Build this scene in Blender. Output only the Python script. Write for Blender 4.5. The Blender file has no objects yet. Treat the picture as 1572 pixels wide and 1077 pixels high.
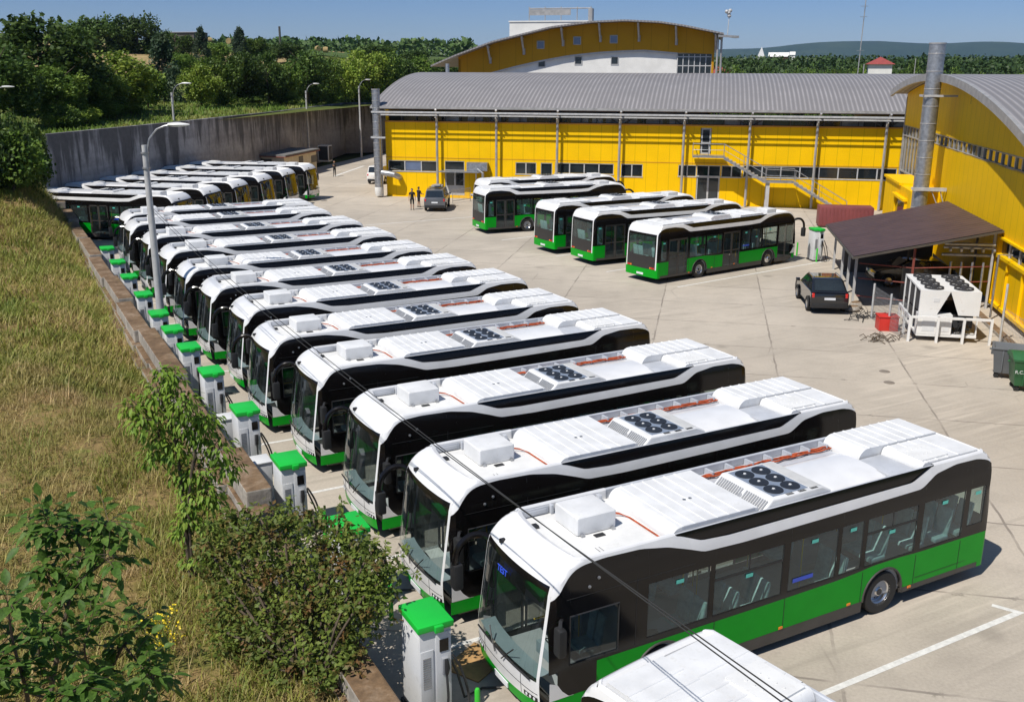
import bpy, bmesh, math, random
import numpy as np
from mathutils import Vector, Matrix
R = math.radians
random.seed(7)
S = bpy.context.scene
# ------------------------------------------------------------------ camera
CX, CY, CZ, YAW, PITCH, ROLL, FPX = -7.27668, -12.64350, 11.23697, .494343, .279501, .003285, 1494.934
def cam_axes():
    fw = Vector((math.sin(YAW)*math.cos(PITCH), math.cos(YAW)*math.cos(PITCH), -math.sin(PITCH)))
    r = Vector((math.cos(YAW), -math.sin(YAW), 0)); u = r.cross(fw)
    return r*math.cos(ROLL)+u*math.sin(ROLL), -r*math.sin(ROLL)+u*math.cos(ROLL), fw
CR, CU, CF = cam_axes()
cd = bpy.data.cameras.new('camera'); cam = bpy.data.objects.new('camera', cd); S.collection.objects.link(cam)
m = Matrix((CR, CU, -CF)).transposed().to_4x4(); m.translation = (CX, CY, CZ); cam.matrix_world = m
cd.sensor_width = 36; cd.lens = FPX/1572*36; cd.clip_start = .3; cd.clip_end = 30000
S.camera = cam
# ------------------------------------------------------------------ sky, sun, exposure
SUND = Vector((.655, .225, -1)).normalized()
w = bpy.data.worlds.new('World'); S.world = w; w.use_nodes = True
nt = w.node_tree; bg = nt.nodes['Background']
sky = nt.nodes.new('ShaderNodeTexSky'); sky.sky_type = 'NISHITA'; sky.sun_disc = False
sky.sun_elevation = math.asin(-SUND.z); sky.sun_rotation = math.atan2(-SUND.x, -SUND.y)
sky.altitude = 300; sky.air_density = 1.0; sky.dust_density = .25; sky.ozone_density = 3.5
tc = nt.nodes.new('ShaderNodeTexCoord'); sx = nt.nodes.new('ShaderNodeSeparateXYZ'); nt.links.new(tc.outputs['Generated'], sx.inputs[0])
cr_ = nt.nodes.new('ShaderNodeValToRGB'); nt.links.new(sx.outputs[2], cr_.inputs[0])
e_ = cr_.color_ramp.elements; e_[0].position = .0; e_[0].color = (.60, .68, .96, 1); e_[1].position = .075; e_[1].color = (.47, .60, .93, 1)
e2_ = e_.new(.45); e2_.color = (.85, .95, 1, 1)
mu = nt.nodes.new('ShaderNodeMix'); mu.data_type = 'RGBA'; mu.blend_type = 'MULTIPLY'; mu.inputs[0].default_value = 1
nt.links.new(sky.outputs[0], mu.inputs[6]); nt.links.new(cr_.outputs[0], mu.inputs[7]); nt.links.new(mu.outputs[2], bg.inputs[0]); bg.inputs[1].default_value = .085
sl = bpy.data.lights.new('sun', 'SUN'); sl.energy = 4.95; sl.angle = R(.5); sl.color = (1, .95, .87)
so = bpy.data.objects.new('sun', sl); S.collection.objects.link(so)
so.rotation_euler = SUND.to_track_quat('-Z', 'Y').to_euler()
S.view_settings.view_transform = 'Standard'; S.view_settings.look = 'None'
S.view_settings.exposure = 0.06; S.view_settings.gamma = 1
S.cycles.max_bounces = 6; S.cycles.diffuse_bounces = 3; S.cycles.glossy_bounces = 3
S.cycles.transparent_max_bounces = 12; S.cycles.transmission_bounces = 4
S.cycles.caustics_reflective = False; S.cycles.caustics_refractive = False
S.cycles.use_denoising = True
# ------------------------------------------------------------------ helpers
col = S.collection
A0 = R(-39.6)
E1 = Vector((math.cos(A0), math.sin(A0), 0)); E2 = Vector((-math.sin(A0), math.cos(A0), 0))
def ST(s, t, z=0): v = E1*s+E2*t; v.z = z; return v
def ray(px, py): return (CF*FPX+CR*(px-786)-CU*(py-538.5)).normalized()
def gp(px, py, z=0.0):
    d = ray(px, py); return Vector((CX, CY, CZ))+d*((z-CZ)/d.z)
def at(px, py, dist):
    d = ray(px, py); h = math.hypot(d.x, d.y); return Vector((CX, CY, CZ))+d*(dist/h)
def tag(o, label=None, cat=None, group=None, kind=None):
    if label: o['label'] = label
    if cat: o['category'] = cat
    if group: o['group'] = group
    if kind: o['kind'] = kind
    return o
def empty(name, loc=(0, 0, 0), rz=0.0, label=None, cat=None, group=None):
    o = bpy.data.objects.new(name, None); col.objects.link(o); o.location = loc; o.rotation_euler = (0, 0, rz)
    o.empty_display_size = .2
    return tag(o, label, cat, group)
class MB:
    def __init__(s): s.v = []; s.f = []; s.c = []
    def add(s, vs, fs, c=None):
        n = len(s.v); s.v += [tuple(p) for p in vs]; s.f += [tuple(i+n for i in f) for f in fs]
        s.c += [c]*len(fs); return s
    def box(s, x0, x1, y0, y1, z0, z1, T=None):
        vs = [(x, y, z) for z in (z0, z1) for x, y in ((x0, y0), (x1, y0), (x1, y1), (x0, y1))]
        if T: vs = [T @ Vector(p) for p in vs]
        return s.add(vs, [(3, 2, 1, 0), (4, 5, 6, 7), (0, 1, 5, 4), (1, 2, 6, 5), (2, 3, 7, 6), (3, 0, 4, 7)])
    def quad(s, a, b, c, d): return s.add([a, b, c, d], [(0, 1, 2, 3)])
    def poly(s, pts): return s.add(pts, [tuple(range(len(pts)))])
    def prism(s, pts, d):
        n = len(pts); d = Vector(d); a = [Vector(p) for p in pts]; b = [p+d for p in a]
        return s.add(a+b, [tuple(range(n))[::-1], tuple(range(n, 2*n))]+[(i, (i+1) % n, n+(i+1) % n, n+i) for i in range(n)])
    def tube(s, pts, r, n=8, caps=True):
        pts = [Vector(p) for p in pts]; m_ = len(pts)
        rs = r if isinstance(r, (list, tuple)) else [r]*m_
        vs = []; fs = []; prev = None
        for i, p in enumerate(pts):
            d = (pts[min(i+1, m_-1)]-pts[max(i-1, 0)])
            d = d.normalized() if d.length > 1e-9 else Vector((0, 0, 1))
            if prev is None:
                a = d.orthogonal().normalized()
            else:
                a = (prev-d*prev.dot(d)); a = a.normalized() if a.length > 1e-6 else d.orthogonal().normalized()
            prev = a; b = d.cross(a)
            for k in range(n):
                t = 2*math.pi*k/n; vs.append(p+(a*math.cos(t)+b*math.sin(t))*rs[i])
        for i in range(m_-1):
            for k in range(n): fs.append((i*n+k, i*n+(k+1) % n, (i+1)*n+(k+1) % n, (i+1)*n+k))
        if caps: fs += [tuple(range(n))[::-1], tuple((m_-1)*n+k for k in range(n))]
        return s.add(vs, fs)
    def lathe(s, prof, o, ax, n=20):
        """prof: (r, h) along axis ax from o"""
        ax = Vector(ax).normalized(); a = ax.orthogonal().normalized(); b = ax.cross(a); o = Vector(o); vs = []; fs = []
        for r, h in prof:
            for k in range(n):
                t = 2*math.pi*k/n; vs.append(o+ax*h+(a*math.cos(t)+b*math.sin(t))*r)
        for i in range(len(prof)-1):
            for k in range(n): fs.append((i*n+k, i*n+(k+1) % n, (i+1)*n+(k+1) % n, (i+1)*n+k))
        return s.add(vs, fs)
    def grid(s, fn, nu, nv, flip=False):
        vs = [fn(i/nu, j/nv) for i in range(nu+1) for j in range(nv+1)]
        fs = []
        for i in range(nu):
            for j in range(nv):
                q = (i*(nv+1)+j, (i+1)*(nv+1)+j, (i+1)*(nv+1)+j+1, i*(nv+1)+j+1)
                fs.append(q[::-1] if flip else q)
        return s.add(vs, fs)
    def build(s, name, mat, parent=None, bevel=0, ang=35, smooth=True, seg=2, weld=False):
        me = bpy.data.meshes.new(name); me.from_pydata(s.v, [], s.f)
        if bevel or weld:
            b = bmesh.new(); b.from_mesh(me)
            if weld: bmesh.ops.remove_doubles(b, verts=b.verts, dist=1e-4)
            if bevel:
                es = [e for e in b.edges if len(e.link_faces) == 2 and e.calc_face_angle(0) > .6]
                bmesh.ops.bevel(b, geom=es, offset=bevel, segments=seg, profile=.6, affect='EDGES', clamp_overlap=True)
            b.to_mesh(me); b.free()
        if isinstance(mat, (list, tuple)):
            for q in mat: me.materials.append(q)
        else: me.materials.append(mat)
        if smooth:
            me.shade_smooth(); me.set_sharp_from_angle(angle=R(ang))
        o = bpy.data.objects.new(name, me); col.objects.link(o)
        if parent: o.parent = parent
        return o
def curve_pts(pts, n=10):
    pts = [Vector(p) for p in pts]; out = []
    for i in range(len(pts)-1):
        p0, p1, p2, p3 = pts[max(i-1, 0)], pts[i], pts[i+1], pts[min(i+2, len(pts)-1)]
        for k in range(n): t = k/n; out.append(.5*((2*p1)+(-p0+p2)*t+(2*p0-5*p1+4*p2-p3)*t*t+(-p0+3*p1-3*p2+p3)*t**3))
    return out+[pts[-1]]
def kids(o): return [c for c in S.objects if c.parent == o]
def dup_tree(o, ch, parent=None):
    c = o.copy(); col.objects.link(c); c.parent = parent
    for k in ch.get(o.name, []): dup_tree(k, ch, c)
    return c
def childmap():
    d = {}
    for o in S.objects:
        if o.parent: d.setdefault(o.parent.name, []).append(o)
    return d
# ------------------------------------------------------------------ materials
def nodes(name):
    m = bpy.data.materials.new(name); m.use_nodes = True
    return m, m.node_tree, m.node_tree.nodes['Principled BSDF']
def N(nt, t, **k):
    n = nt.nodes.new(t)
    for a, v in k.items():
        if a in n.inputs: n.inputs[a].default_value = v
        else: setattr(n, a, v)
    return n
def ramp(nt, src, stops, interp='LINEAR'):
    r = nt.nodes.new('ShaderNodeValToRGB'); r.color_ramp.interpolation = interp
    e = r.color_ramp.elements
    while len(e) < len(stops): e.new(.5)
    for i, (p, c) in enumerate(stops): e[i].position = p; e[i].color = (*c, 1) if len(c) == 3 else c
    nt.links.new(src, r.inputs[0]); return r.outputs[0]
def noise(nt, scale, detail=4, rough=.55, vec=None, dim='3D'):
    n = nt.nodes.new('ShaderNodeTexNoise'); n.inputs['Scale'].default_value = scale
    n.inputs['Detail'].default_value = detail; n.inputs['Roughness'].default_value = rough
    if vec: nt.links.new(vec, n.inputs['Vector'])
    return n.outputs['Fac']
def mix(nt, f, a, b, mode='MIX'):
    n = nt.nodes.new('ShaderNodeMix'); n.data_type = 'RGBA'; n.blend_type = mode
    for v, s in ((f, n.inputs[0]), (a, n.inputs[6]), (b, n.inputs[7])):
        if hasattr(v, 'links'): nt.links.new(v, s)
        elif isinstance(v, (int, float)): s.default_value = v
        else: s.default_value = (*v, 1) if len(v) == 3 else v
    return n.outputs[2]
def coords(nt, which='Object', rot=0, scale=(1, 1, 1), loc=(0, 0, 0)):
    t = nt.nodes.new('ShaderNodeTexCoord'); mp = nt.nodes.new('ShaderNodeMapping')
    mp.inputs['Rotation'].default_value = (0, 0, rot); mp.inputs['Scale'].default_value = scale
    mp.inputs['Location'].default_value = loc
    if which == 'World':
        g = nt.nodes.new('ShaderNodeNewGeometry'); nt.links.new(g.outputs['Position'], mp.inputs[0])
    else: nt.links.new(t.outputs[which], mp.inputs[0])
    return mp.outputs[0]
def bump(nt, bs, h, strength=.3, dist=.02):
    b = nt.nodes.new('ShaderNodeBump'); b.inputs['Strength'].default_value = strength; b.inputs['Distance'].default_value = dist
    nt.links.new(h, b.inputs['Height']); nt.links.new(b.outputs[0], bs.inputs['Normal'])
def plain(name, c, rough=.5, metal=0, coat=0, var=.12, vscale=1.5, spec=.5, dirt=None):
    m, nt, b = nodes(name)
    b.inputs['Roughness'].default_value = rough; b.inputs['Metallic'].default_value = metal
    b.inputs['Coat Weight'].default_value = coat; b.inputs['Coat Roughness'].default_value = .04
    b.inputs['Specular IOR Level'].default_value = spec
    v = coords(nt, 'World')
    f = noise(nt, vscale, 5, .6, v)
    lo = tuple(x*(1-var) for x in c); hi = tuple(min(1, x*(1+var*.6)) for x in c)
    o = ramp(nt, f, [(.35, lo), (.65, hi)])
    if dirt:
        g = noise(nt, vscale*4, 8, .7, v); o2 = ramp(nt, g, [(.55, (0, 0, 0)), (.75, (1, 1, 1))])
        o = mix(nt, o2, o, dirt)
    nt.links.new(o, b.inputs['Base Color'])
    return m
def glassy(name, tint=(.35, .42, .4), refl=.05, rough=.02):
    m = bpy.data.materials.new(name); m.use_nodes = True; nt = m.node_tree; nt.nodes.clear()
    out = nt.nodes.new('ShaderNodeOutputMaterial'); tr = nt.nodes.new('ShaderNodeBsdfTransparent'); tr.inputs[0].default_value = (*tint, 1)
    gl = nt.nodes.new('ShaderNodeBsdfGlossy'); gl.inputs['Roughness'].default_value = rough; gl.inputs['Color'].default_value = (.9, .95, 1, 1)
    lw_ = nt.nodes.new('ShaderNodeLayerWeight'); lw_.inputs[0].default_value = .5
    pw = N(nt, 'ShaderNodeMath', operation='POWER'); nt.links.new(lw_.outputs['Facing'], pw.inputs[0]); pw.inputs[1].default_value = 4.5
    fr = N(nt, 'ShaderNodeMath', operation='MULTIPLY_ADD'); nt.links.new(pw.outputs[0], fr.inputs[0]); fr.inputs[1].default_value = .90; fr.inputs[2].default_value = .06
    mx = nt.nodes.new('ShaderNodeMixShader'); nt.links.new(fr.outputs[0], mx.inputs[0])
    df = nt.nodes.new('ShaderNodeBsdfDiffuse'); df.inputs[0].default_value = (.32, .40, .38, 1); m0 = nt.nodes.new('ShaderNodeMixShader'); m0.inputs[0].default_value = refl
    nt.links.new(tr.outputs[0], m0.inputs[1]); nt.links.new(df.outputs[0], m0.inputs[2]); tr = m0
    nt.links.new(tr.outputs[0], mx.inputs[1]); nt.links.new(gl.outputs[0], mx.inputs[2]); nt.links.new(mx.outputs[0], out.inputs[0])
    return m
M = {}
M['white'] = plain('bus_white_paint', (.74, .74, .745), .3, coat=.4, var=.07, vscale=1.6, dirt=(.68, .675, .66))
M['roofwhite'] = plain('roof_white_panel', (.68, .685, .69), .5, var=.10, vscale=2.2, dirt=(.56, .555, .54))
M['roofgrey'] = plain('roof_grey_panel', (.46, .48, .52), .45, var=.12, vscale=3, dirt=(.36, .38, .41))
M['deck'] = plain('roof_deck', (.70, .70, .69), .6, var=.08, vscale=2.5, dirt=(.58, .57, .55))
M['green'] = plain('bus_green_paint', (.0008, .30, .012), .3, var=.05, vscale=2, spec=.18)
M['black'] = plain('bus_black_gloss', (.007, .006, .006), .12, var=.1, spec=.32)
M['blackm'] = plain('black_plastic', (.018, .018, .019), .55, var=.15)
M['skirt'] = plain('dark_grey_skirt', (.055, .05, .046), .5, var=.15, vscale=2)
M['blackm2'] = plain('rear_black_panel', (.028, .026, .025), .45, var=.1)
M['rubber'] = plain('tyre_rubber', (.022, .021, .02), .85, var=.2, vscale=4)
M['alu'] = plain('polished_alu', (.72, .72, .73), .28, metal=1, var=.08, vscale=6)
M['glass'] = glassy('window_glass', (.62, .72, .69), .07)
M['wglass'] = glassy('windshield_glass', (.66, .73, .72), .012)
M['dglass'] = glassy('dark_glass', (.26, .29, .29), .03)
M['floor'] = plain('interior_floor', (.42, .43, .44), .7)
M['dash'] = plain('dashboard', (.30, .36, .38), .6)
M['seat'] = plain('seat_fabric', (.36, .56, .56), .8, var=.2, vscale=8)
M['yellowbar'] = plain('yellow_handrail', (.8, .5, .02), .4)
M['orange'] = plain('orange_cable', (.42, .075, .02), .6, var=.4, vscale=9)
M['fanplate'] = plain('fan_plate', (.20, .24, .31), .45)
M['fan'] = plain('fan_black', (.02, .022, .026), .45)
M['red'] = plain('red_lens', (.6, .02, .015), .2, coat=.5)
M['amber'] = plain('amber_lens', (.85, .22, .02), .25, coat=.5)
M['lens'] = plain('clear_lens', (.6, .62, .65), .12, coat=1)
M['plate'] = plain('number_plate', (.72, .74, .78), .35)
M['cyan'] = plain('cyan_sticker', (.10, .55, .45), .4)
M['blue'] = plain('blue_sticker', (.03, .08, .55), .4)
M['redst'] = plain('red_lettering', (.55, .05, .05), .5)
M['lid'] = plain('charger_green_lid', (.012, .46, .045), .4, var=.06)
M['cab'] = plain('charger_cabinet', (.66, .67, .68), .4, var=.05, dirt=(.5, .5, .5))
M['cabgreyl'] = plain('light_grey_cover', (.52, .52, .51), .5, var=.1, vscale=3)
M['cabgrey'] = plain('charger_grey', (.30, .31, .33), .5)
M['bollard'] = plain('bollard_green', (.05, .50, .04), .4, var=.1)
M['galv'] = plain('galvanised_steel', (.42, .43, .45), .42, metal=.75, var=.25, vscale=5)
M['greypaint'] = plain('grey_paint', (.46, .46, .46), .5, var=.15, vscale=3)
M['lamphead'] = plain('lamp_head', (.72, .72, .70), .4)
M['yellow'] = None
def concrete(name, c, rot=0, slabs=True, dark=(.22, .19, .16), stain=.5):
    m, nt, b = nodes(name); b.inputs['Roughness'].default_value = .85
    v = coords(nt, 'World', rot=rot)
    big = noise(nt, .09, 6, .6, v); mid = noise(nt, .7, 8, .68, v); fine = noise(nt, 14, 4, .7, v)
    base = ramp(nt, big, [(.32, tuple(x*.80 for x in c)), (.5, c), (.68, tuple(min(1, x*1.13) for x in c))])
    st = ramp(nt, mid, [(.30, (1, 1, 1)), (.52, (0, 0, 0))]); stf = N(nt, 'ShaderNodeMath', operation='MULTIPLY'); nt.links.new(st, stf.inputs[0]); stf.inputs[1].default_value = stain
    o = mix(nt, stf.outputs[0], base, tuple(x*.72 for x in c))
    fi = ramp(nt, fine, [(.35, (.90, .90, .90)), (.65, (1.05, 1.05, 1.05))]); o = mix(nt, 1.0, o, fi, 'MULTIPLY')
    v3 = coords(nt, 'World', rot=0, scale=(.16, 3.2, 1)); stk = noise(nt, 1.0, 5, .6, v3); gm = noise(nt, .12, 2, .5, v)
    sk = ramp(nt, stk, [(.50, (0, 0, 0)), (.66, (1, 1, 1))]); gk = ramp(nt, gm, [(.46, (0, 0, 0)), (.62, (.6, .6, .6))]); ml = N(nt, 'ShaderNodeMath', operation='MULTIPLY'); nt.links.new(sk, ml.inputs[0]); nt.links.new(gk, ml.inputs[1])
    o = mix(nt, ml.outputs[0], o, tuple(min(1, x*1.28) for x in c))
    v4 = coords(nt, 'World', rot=.9, scale=(.12, 2.2, 1)); st4 = noise(nt, 1.0, 5, .6, v4); gm4 = noise(nt, .08, 3, .5, v4)
    sk4 = ramp(nt, st4, [(.56, (0, 0, 0)), (.70, (.45, .45, .45))]); o = mix(nt, sk4, o, tuple(x*.66 for x in c))
    # dark spots (oil)
    vo = nt.nodes.new('ShaderNodeTexVoronoi'); vo.inputs['Scale'].default_value = .22; nt.links.new(v, vo.inputs['Vector'])
    sp = ramp(nt, vo.outputs['Distance'], [(.03, (1, 1, 1)), (.09, (0, 0, 0))]); spm = N(nt, 'ShaderNodeMath', operation='MULTIPLY'); nt.links.new(sp, spm.inputs[0]); nt.links.new(mid, spm.inputs[1])
    o = mix(nt, spm.outputs[0], o, tuple(x*.45 for x in c))
    h = mid
    if slabs:
        wob = nt.nodes.new('ShaderNodeVectorMath'); wob.operation = 'MULTIPLY_ADD'
        nz = nt.nodes.new('ShaderNodeTexNoise'); nz.inputs['Scale'].default_value = 1.1; nz.inputs['Detail'].default_value = 6; nt.links.new(v, nz.inputs['Vector'])
        nt.links.new(nz.outputs['Color'], wob.inputs[0]); wob.inputs[1].default_value = (.11, .11, 0); nt.links.new(v, wob.inputs[2])
        off = nt.nodes.new('ShaderNodeVectorMath'); off.operation = 'ADD'; nt.links.new(wob.outputs[0], off.inputs[0]); off.inputs[1].default_value = (-.55+100, 1.2+100, 0)
        br = nt.nodes.new('ShaderNodeTexBrick'); br.offset = .5; br.inputs['Scale'].default_value = 1
        br.offset = 0; br.inputs['Brick Width'].default_value = 5.0; br.inputs['Row Height'].default_value = 4.0
        br.inputs['Mortar Size'].default_value = .04; br.inputs['Mortar Smooth'].default_value = .3
        br.inputs['Color1'].default_value = (1, 1, 1, 1); br.inputs['Color2'].default_value = (.87, .865, .86, 1); br.inputs['Mortar'].default_value = (1, 1, 1, 1)
        nt.links.new(off.outputs[0], br.inputs['Vector'])
        o = mix(nt, .75, o, br.outputs['Color'], 'MULTIPLY')
        gate = noise(nt, .5, 3, .6, v); gr = ramp(nt, gate, [(.38, (.25, .25, .25)), (.58, (.95, .95, .95))])
        mm = N(nt, 'ShaderNodeMath', operation='MULTIPLY'); nt.links.new(br.outputs['Fac'], mm.inputs[0]); nt.links.new(gr, mm.inputs[1])
        o = mix(nt, mm.outputs[0], o, dark)
        # blackened crumbs where the joints have broken
        g7 = ramp(nt, noise(nt, 1.6, 4, .7, v), [(.60, (0, 0, 0)), (.68, (.9, .9, .9))]); n7 = nt.nodes.new('ShaderNodeTexBrick'); n7.offset = 0
        for k_, v_ in (('Scale', 1), ('Brick Width', 5.0), ('Row Height', 4.0), ('Mortar Size', .16), ('Mortar Smooth', .6)): n7.inputs[k_].default_value = v_
        nt.links.new(off.outputs[0], n7.inputs['Vector']); m7 = N(nt, 'ShaderNodeMath', operation='MULTIPLY'); nt.links.new(n7.outputs['Fac'], m7.inputs[0]); nt.links.new(g7, m7.inputs[1])
        o = mix(nt, m7.outputs[0], o, tuple(x*.45 for x in c))
        # thin wandering cracks
        vc = nt.nodes.new('ShaderNodeTexVoronoi'); vc.feature = 'DISTANCE_TO_EDGE'; vc.inputs['Scale'].default_value = .16
        nt.links.new(wob.outputs[0], vc.inputs['Vector'])
        cr = ramp(nt, vc.outputs['Distance'], [(0, (1, 1, 1)), (.006, (0, 0, 0))])
        g2 = ramp(nt, noise(nt, .21, 3, .6, v), [(.56, (0, 0, 0)), (.64, (.5, .5, .5))])
        m3 = N(nt, 'ShaderNodeMath', operation='MULTIPLY'); nt.links.new(cr, m3.inputs[0]); nt.links.new(g2, m3.inputs[1])
        o = mix(nt, m3.outputs[0], o, dark)
    nt.links.new(o, b.inputs['Base Color']); bump(nt, b, fine, .12, .01)
    return m
M['concrete'] = concrete('yard_concrete', (.475, .42, .35), rot=-A0)
M['paint'] = plain('white_marking', (.66, .65, .62), .7, var=.15, vscale=8, dirt=(.45, .41, .36))
def wallmat(name, c, seam=1.0, seamd=.6):
    """profiled sheet: vertical seams every metre along local x/y, faint weathering"""
    m, nt, b = nodes(name); b.inputs['Roughness'].default_value = .5; b.inputs['Specular IOR Level'].default_value = .12
    v = coords(nt, 'World', rot=-A0)
    s = nt.nodes.new('ShaderNodeSeparateXYZ'); nt.links.new(v, s.inputs[0])
    ad = N(nt, 'ShaderNodeMath', operation='ADD'); nt.links.new(s.outputs[0], ad.inputs[0]); nt.links.new(s.outputs[1], ad.inputs[1])
    md = N(nt, 'ShaderNodeMath', operation='PINGPONG'); nt.links.new(ad.outputs[0], md.inputs[0]); md.inputs[1].default_value = seam/2
    line = ramp(nt, md.outputs[0], [(0, (1, 1, 1)), (.022, (1, 1, 1)), (.03, (0, 0, 0))])
    nz = noise(nt, .6, 6, .6, v)
    o = ramp(nt, nz, [(.3, tuple(x*.9 for x in c)), (.7, c)])
    o = mix(nt, line, o, tuple(x*seamd for x in c))
    nt.links.new(o, b.inputs['Base Color'])
    return m
M['yellow'] = wallmat('yellow_cladding', (.92, .55, .002), 1.0, .72)
M['ochre'] = wallmat('ochre_cladding', (.52, .26, .012), 2.0)
def roofmat(name, c, pitch=.55, axis=0):
    m, nt, b = nodes(name); b.inputs['Roughness'].default_value = .5; b.inputs['Metallic'].default_value = .1
    v = coords(nt, 'World', rot=-A0); s = nt.nodes.new('ShaderNodeSeparateXYZ'); nt.links.new(v, s.inputs[0])
    md = N(nt, 'ShaderNodeMath', operation='PINGPONG'); nt.links.new(s.outputs[axis], md.inputs[0]); md.inputs[1].default_value = pitch/2
    k = ramp(nt, md.outputs[0], [(0, (0, 0, 0)), (.08, (.1, .1, .1)), (.2, (1, 1, 1))])
    nz = noise(nt, .4, 7, .65, v); o = ramp(nt, nz, [(.3, tuple(x*.8 for x in c)), (.7, tuple(x*1.15 for x in c))])
    o = mix(nt, k, tuple(x*.55 for x in c), o)
    nt.links.new(o, b.inputs['Base Color']); bump(nt, b, k, .6, .05)
    return m
M['roof'] = roofmat('standing_seam_roof', (.36, .34, .34), .38)
M['metalgrey'] = plain('grey_trim', (.40, .39, .38), .45, metal=.3, var=.2, vscale=2)
M['darktrim'] = plain('dark_trim', (.09, .08, .07), .5)
M['render'] = plain('white_render', (.70, .69, .66), .8, var=.08, vscale=.8)
M['wallglass'] = plain('facade_glass', (.02, .026, .03), .08, coat=.5, var=.4, vscale=.5)
M['blueglass'] = plain('blue_blind', (.13, .17, .27), .25, coat=.5)
M['interiorlight'] = plain('clerestory_lit_tone', (.30, .31, .30), .5, var=.5, vscale=.9)  # pale tone, light from inside the hall put into the colour
def stained(name, c, streak=(.035, .035, .036)):
    m, nt, b = nodes(name); b.inputs['Roughness'].default_value = .9
    v = coords(nt, 'World'); v2 = coords(nt, 'World', rot=-A0, scale=(.85, .85, .10)); v5 = coords(nt, 'World', rot=-A0, scale=(.05, .05, .9))
    a = noise(nt, .22, 7, .65, v); st = noise(nt, 1.0, 6, .62, v2); s2 = noise(nt, 2.2, 6, .65, v); hb = noise(nt, 1.0, 3, .5, v5)
    s = nt.nodes.new('ShaderNodeSeparateXYZ'); nt.links.new(v, s.inputs[0])
    o = ramp(nt, a, [(.3, tuple(x*.62 for x in c)), (.7, tuple(x*1.25 for x in c))])
    o = mix(nt, ramp(nt, hb, [(.45, (0, 0, 0)), (.6, (.45, .45, .45))]), o, tuple(x*.55 for x in c))
    # run-off stains hang from the top edge, each of its own length
    mr = nt.nodes.new('ShaderNodeMapRange'); nt.links.new(s.outputs[2], mr.inputs[0]); mr.inputs[1].default_value = 1.0; mr.inputs[2].default_value = 7.0; mr.inputs[3].default_value = -.16; mr.inputs[4].default_value = .13
    ad = N(nt, 'ShaderNodeMath', operation='ADD'); nt.links.new(st, ad.inputs[0]); nt.links.new(mr.outputs[0], ad.inputs[1])
    o = mix(nt, ramp(nt, ad.outputs[0], [(.50, (0, 0, 0)), (.60, (.9, .9, .9))]), o, streak)
    o = mix(nt, 1.0, o, ramp(nt, s2, [(.3, (.8, .8, .8)), (.7, (1.15, 1.15, 1.15))]), 'MULTIPLY')
    nt.links.new(o, b.inputs['Base Color']); bump(nt, b, s2, .3, .03); return m
M['retwall'] = stained('stained_retaining_concrete', (.36, .35, .355), (.085, .083, .085))
def blockmat():
    m, nt, b = nodes('weathered_block'); b.inputs['Roughness'].default_value = .92
    v = coords(nt, 'World'); g = nt.nodes.new('ShaderNodeNewGeometry'); s = nt.nodes.new('ShaderNodeSeparateXYZ'); nt.links.new(g.outputs['Normal'], s.inputs[0])
    a = noise(nt, 1.3, 8, .7, v); c = noise(nt, 7, 6, .7, v)
    side = ramp(nt, a, [(.3, (.20, .175, .15)), (.55, (.38, .345, .30)), (.75, (.5, .47, .42))])
    top = ramp(nt, a, [(.3, (.085, .05, .025)), (.5, (.17, .105, .055)), (.70, (.30, .22, .15))])
    up = ramp(nt, s.outputs[2], [(.6, (0, 0, 0)), (.85, (1, 1, 1))])
    o = mix(nt, up, side, top); o = mix(nt, 1.0, o, ramp(nt, c, [(.3, (.7, .7, .7)), (.7, (1.2, 1.2, 1.2))]), 'MULTIPLY')
    nt.links.new(o, b.inputs['Base Color']); bump(nt, b, c, .5, .03); return m
M['block'] = blockmat()
def grassmat(name, cols, sc=.35, rough=.95):
    m, nt, b = nodes(name); b.inputs['Roughness'].default_value = rough; b.inputs['Specular IOR Level'].default_value = .15
    v = coords(nt, 'World'); a = noise(nt, sc, 8, .7, v); f = noise(nt, sc*14, 5, .7, v)
    k = len(cols); o = ramp(nt, a, [(.28+.44*i/(k-1), c) for i, c in enumerate(cols)])
    o = mix(nt, 1.0, o, ramp(nt, f, [(.3, (.65, .65, .65)), (.7, (1.3, 1.3, 1.3))]), 'MULTIPLY')
    nt.links.new(o, b.inputs['Base Color']); bump(nt, b, f, .6, .08); return m
M['soil'] = grassmat('dry_grass_ground', [(.13, .15, .03), (.19, .165, .045), (.25, .17, .075), (.14, .155, .035), (.21, .16, .06)], .45)
M['hill'] = grassmat('hillside_grass', [(.05, .085, .015), (.10, .12, .03), (.16, .14, .05)], .09)
M['field'] = grassmat('stubble_field', [(.26, .20, .09), (.34, .25, .12), (.30, .24, .11)], .02)
M['greenfield'] = grassmat('green_field', [(.055, .095, .025), (.085, .12, .035)], .02)
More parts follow.
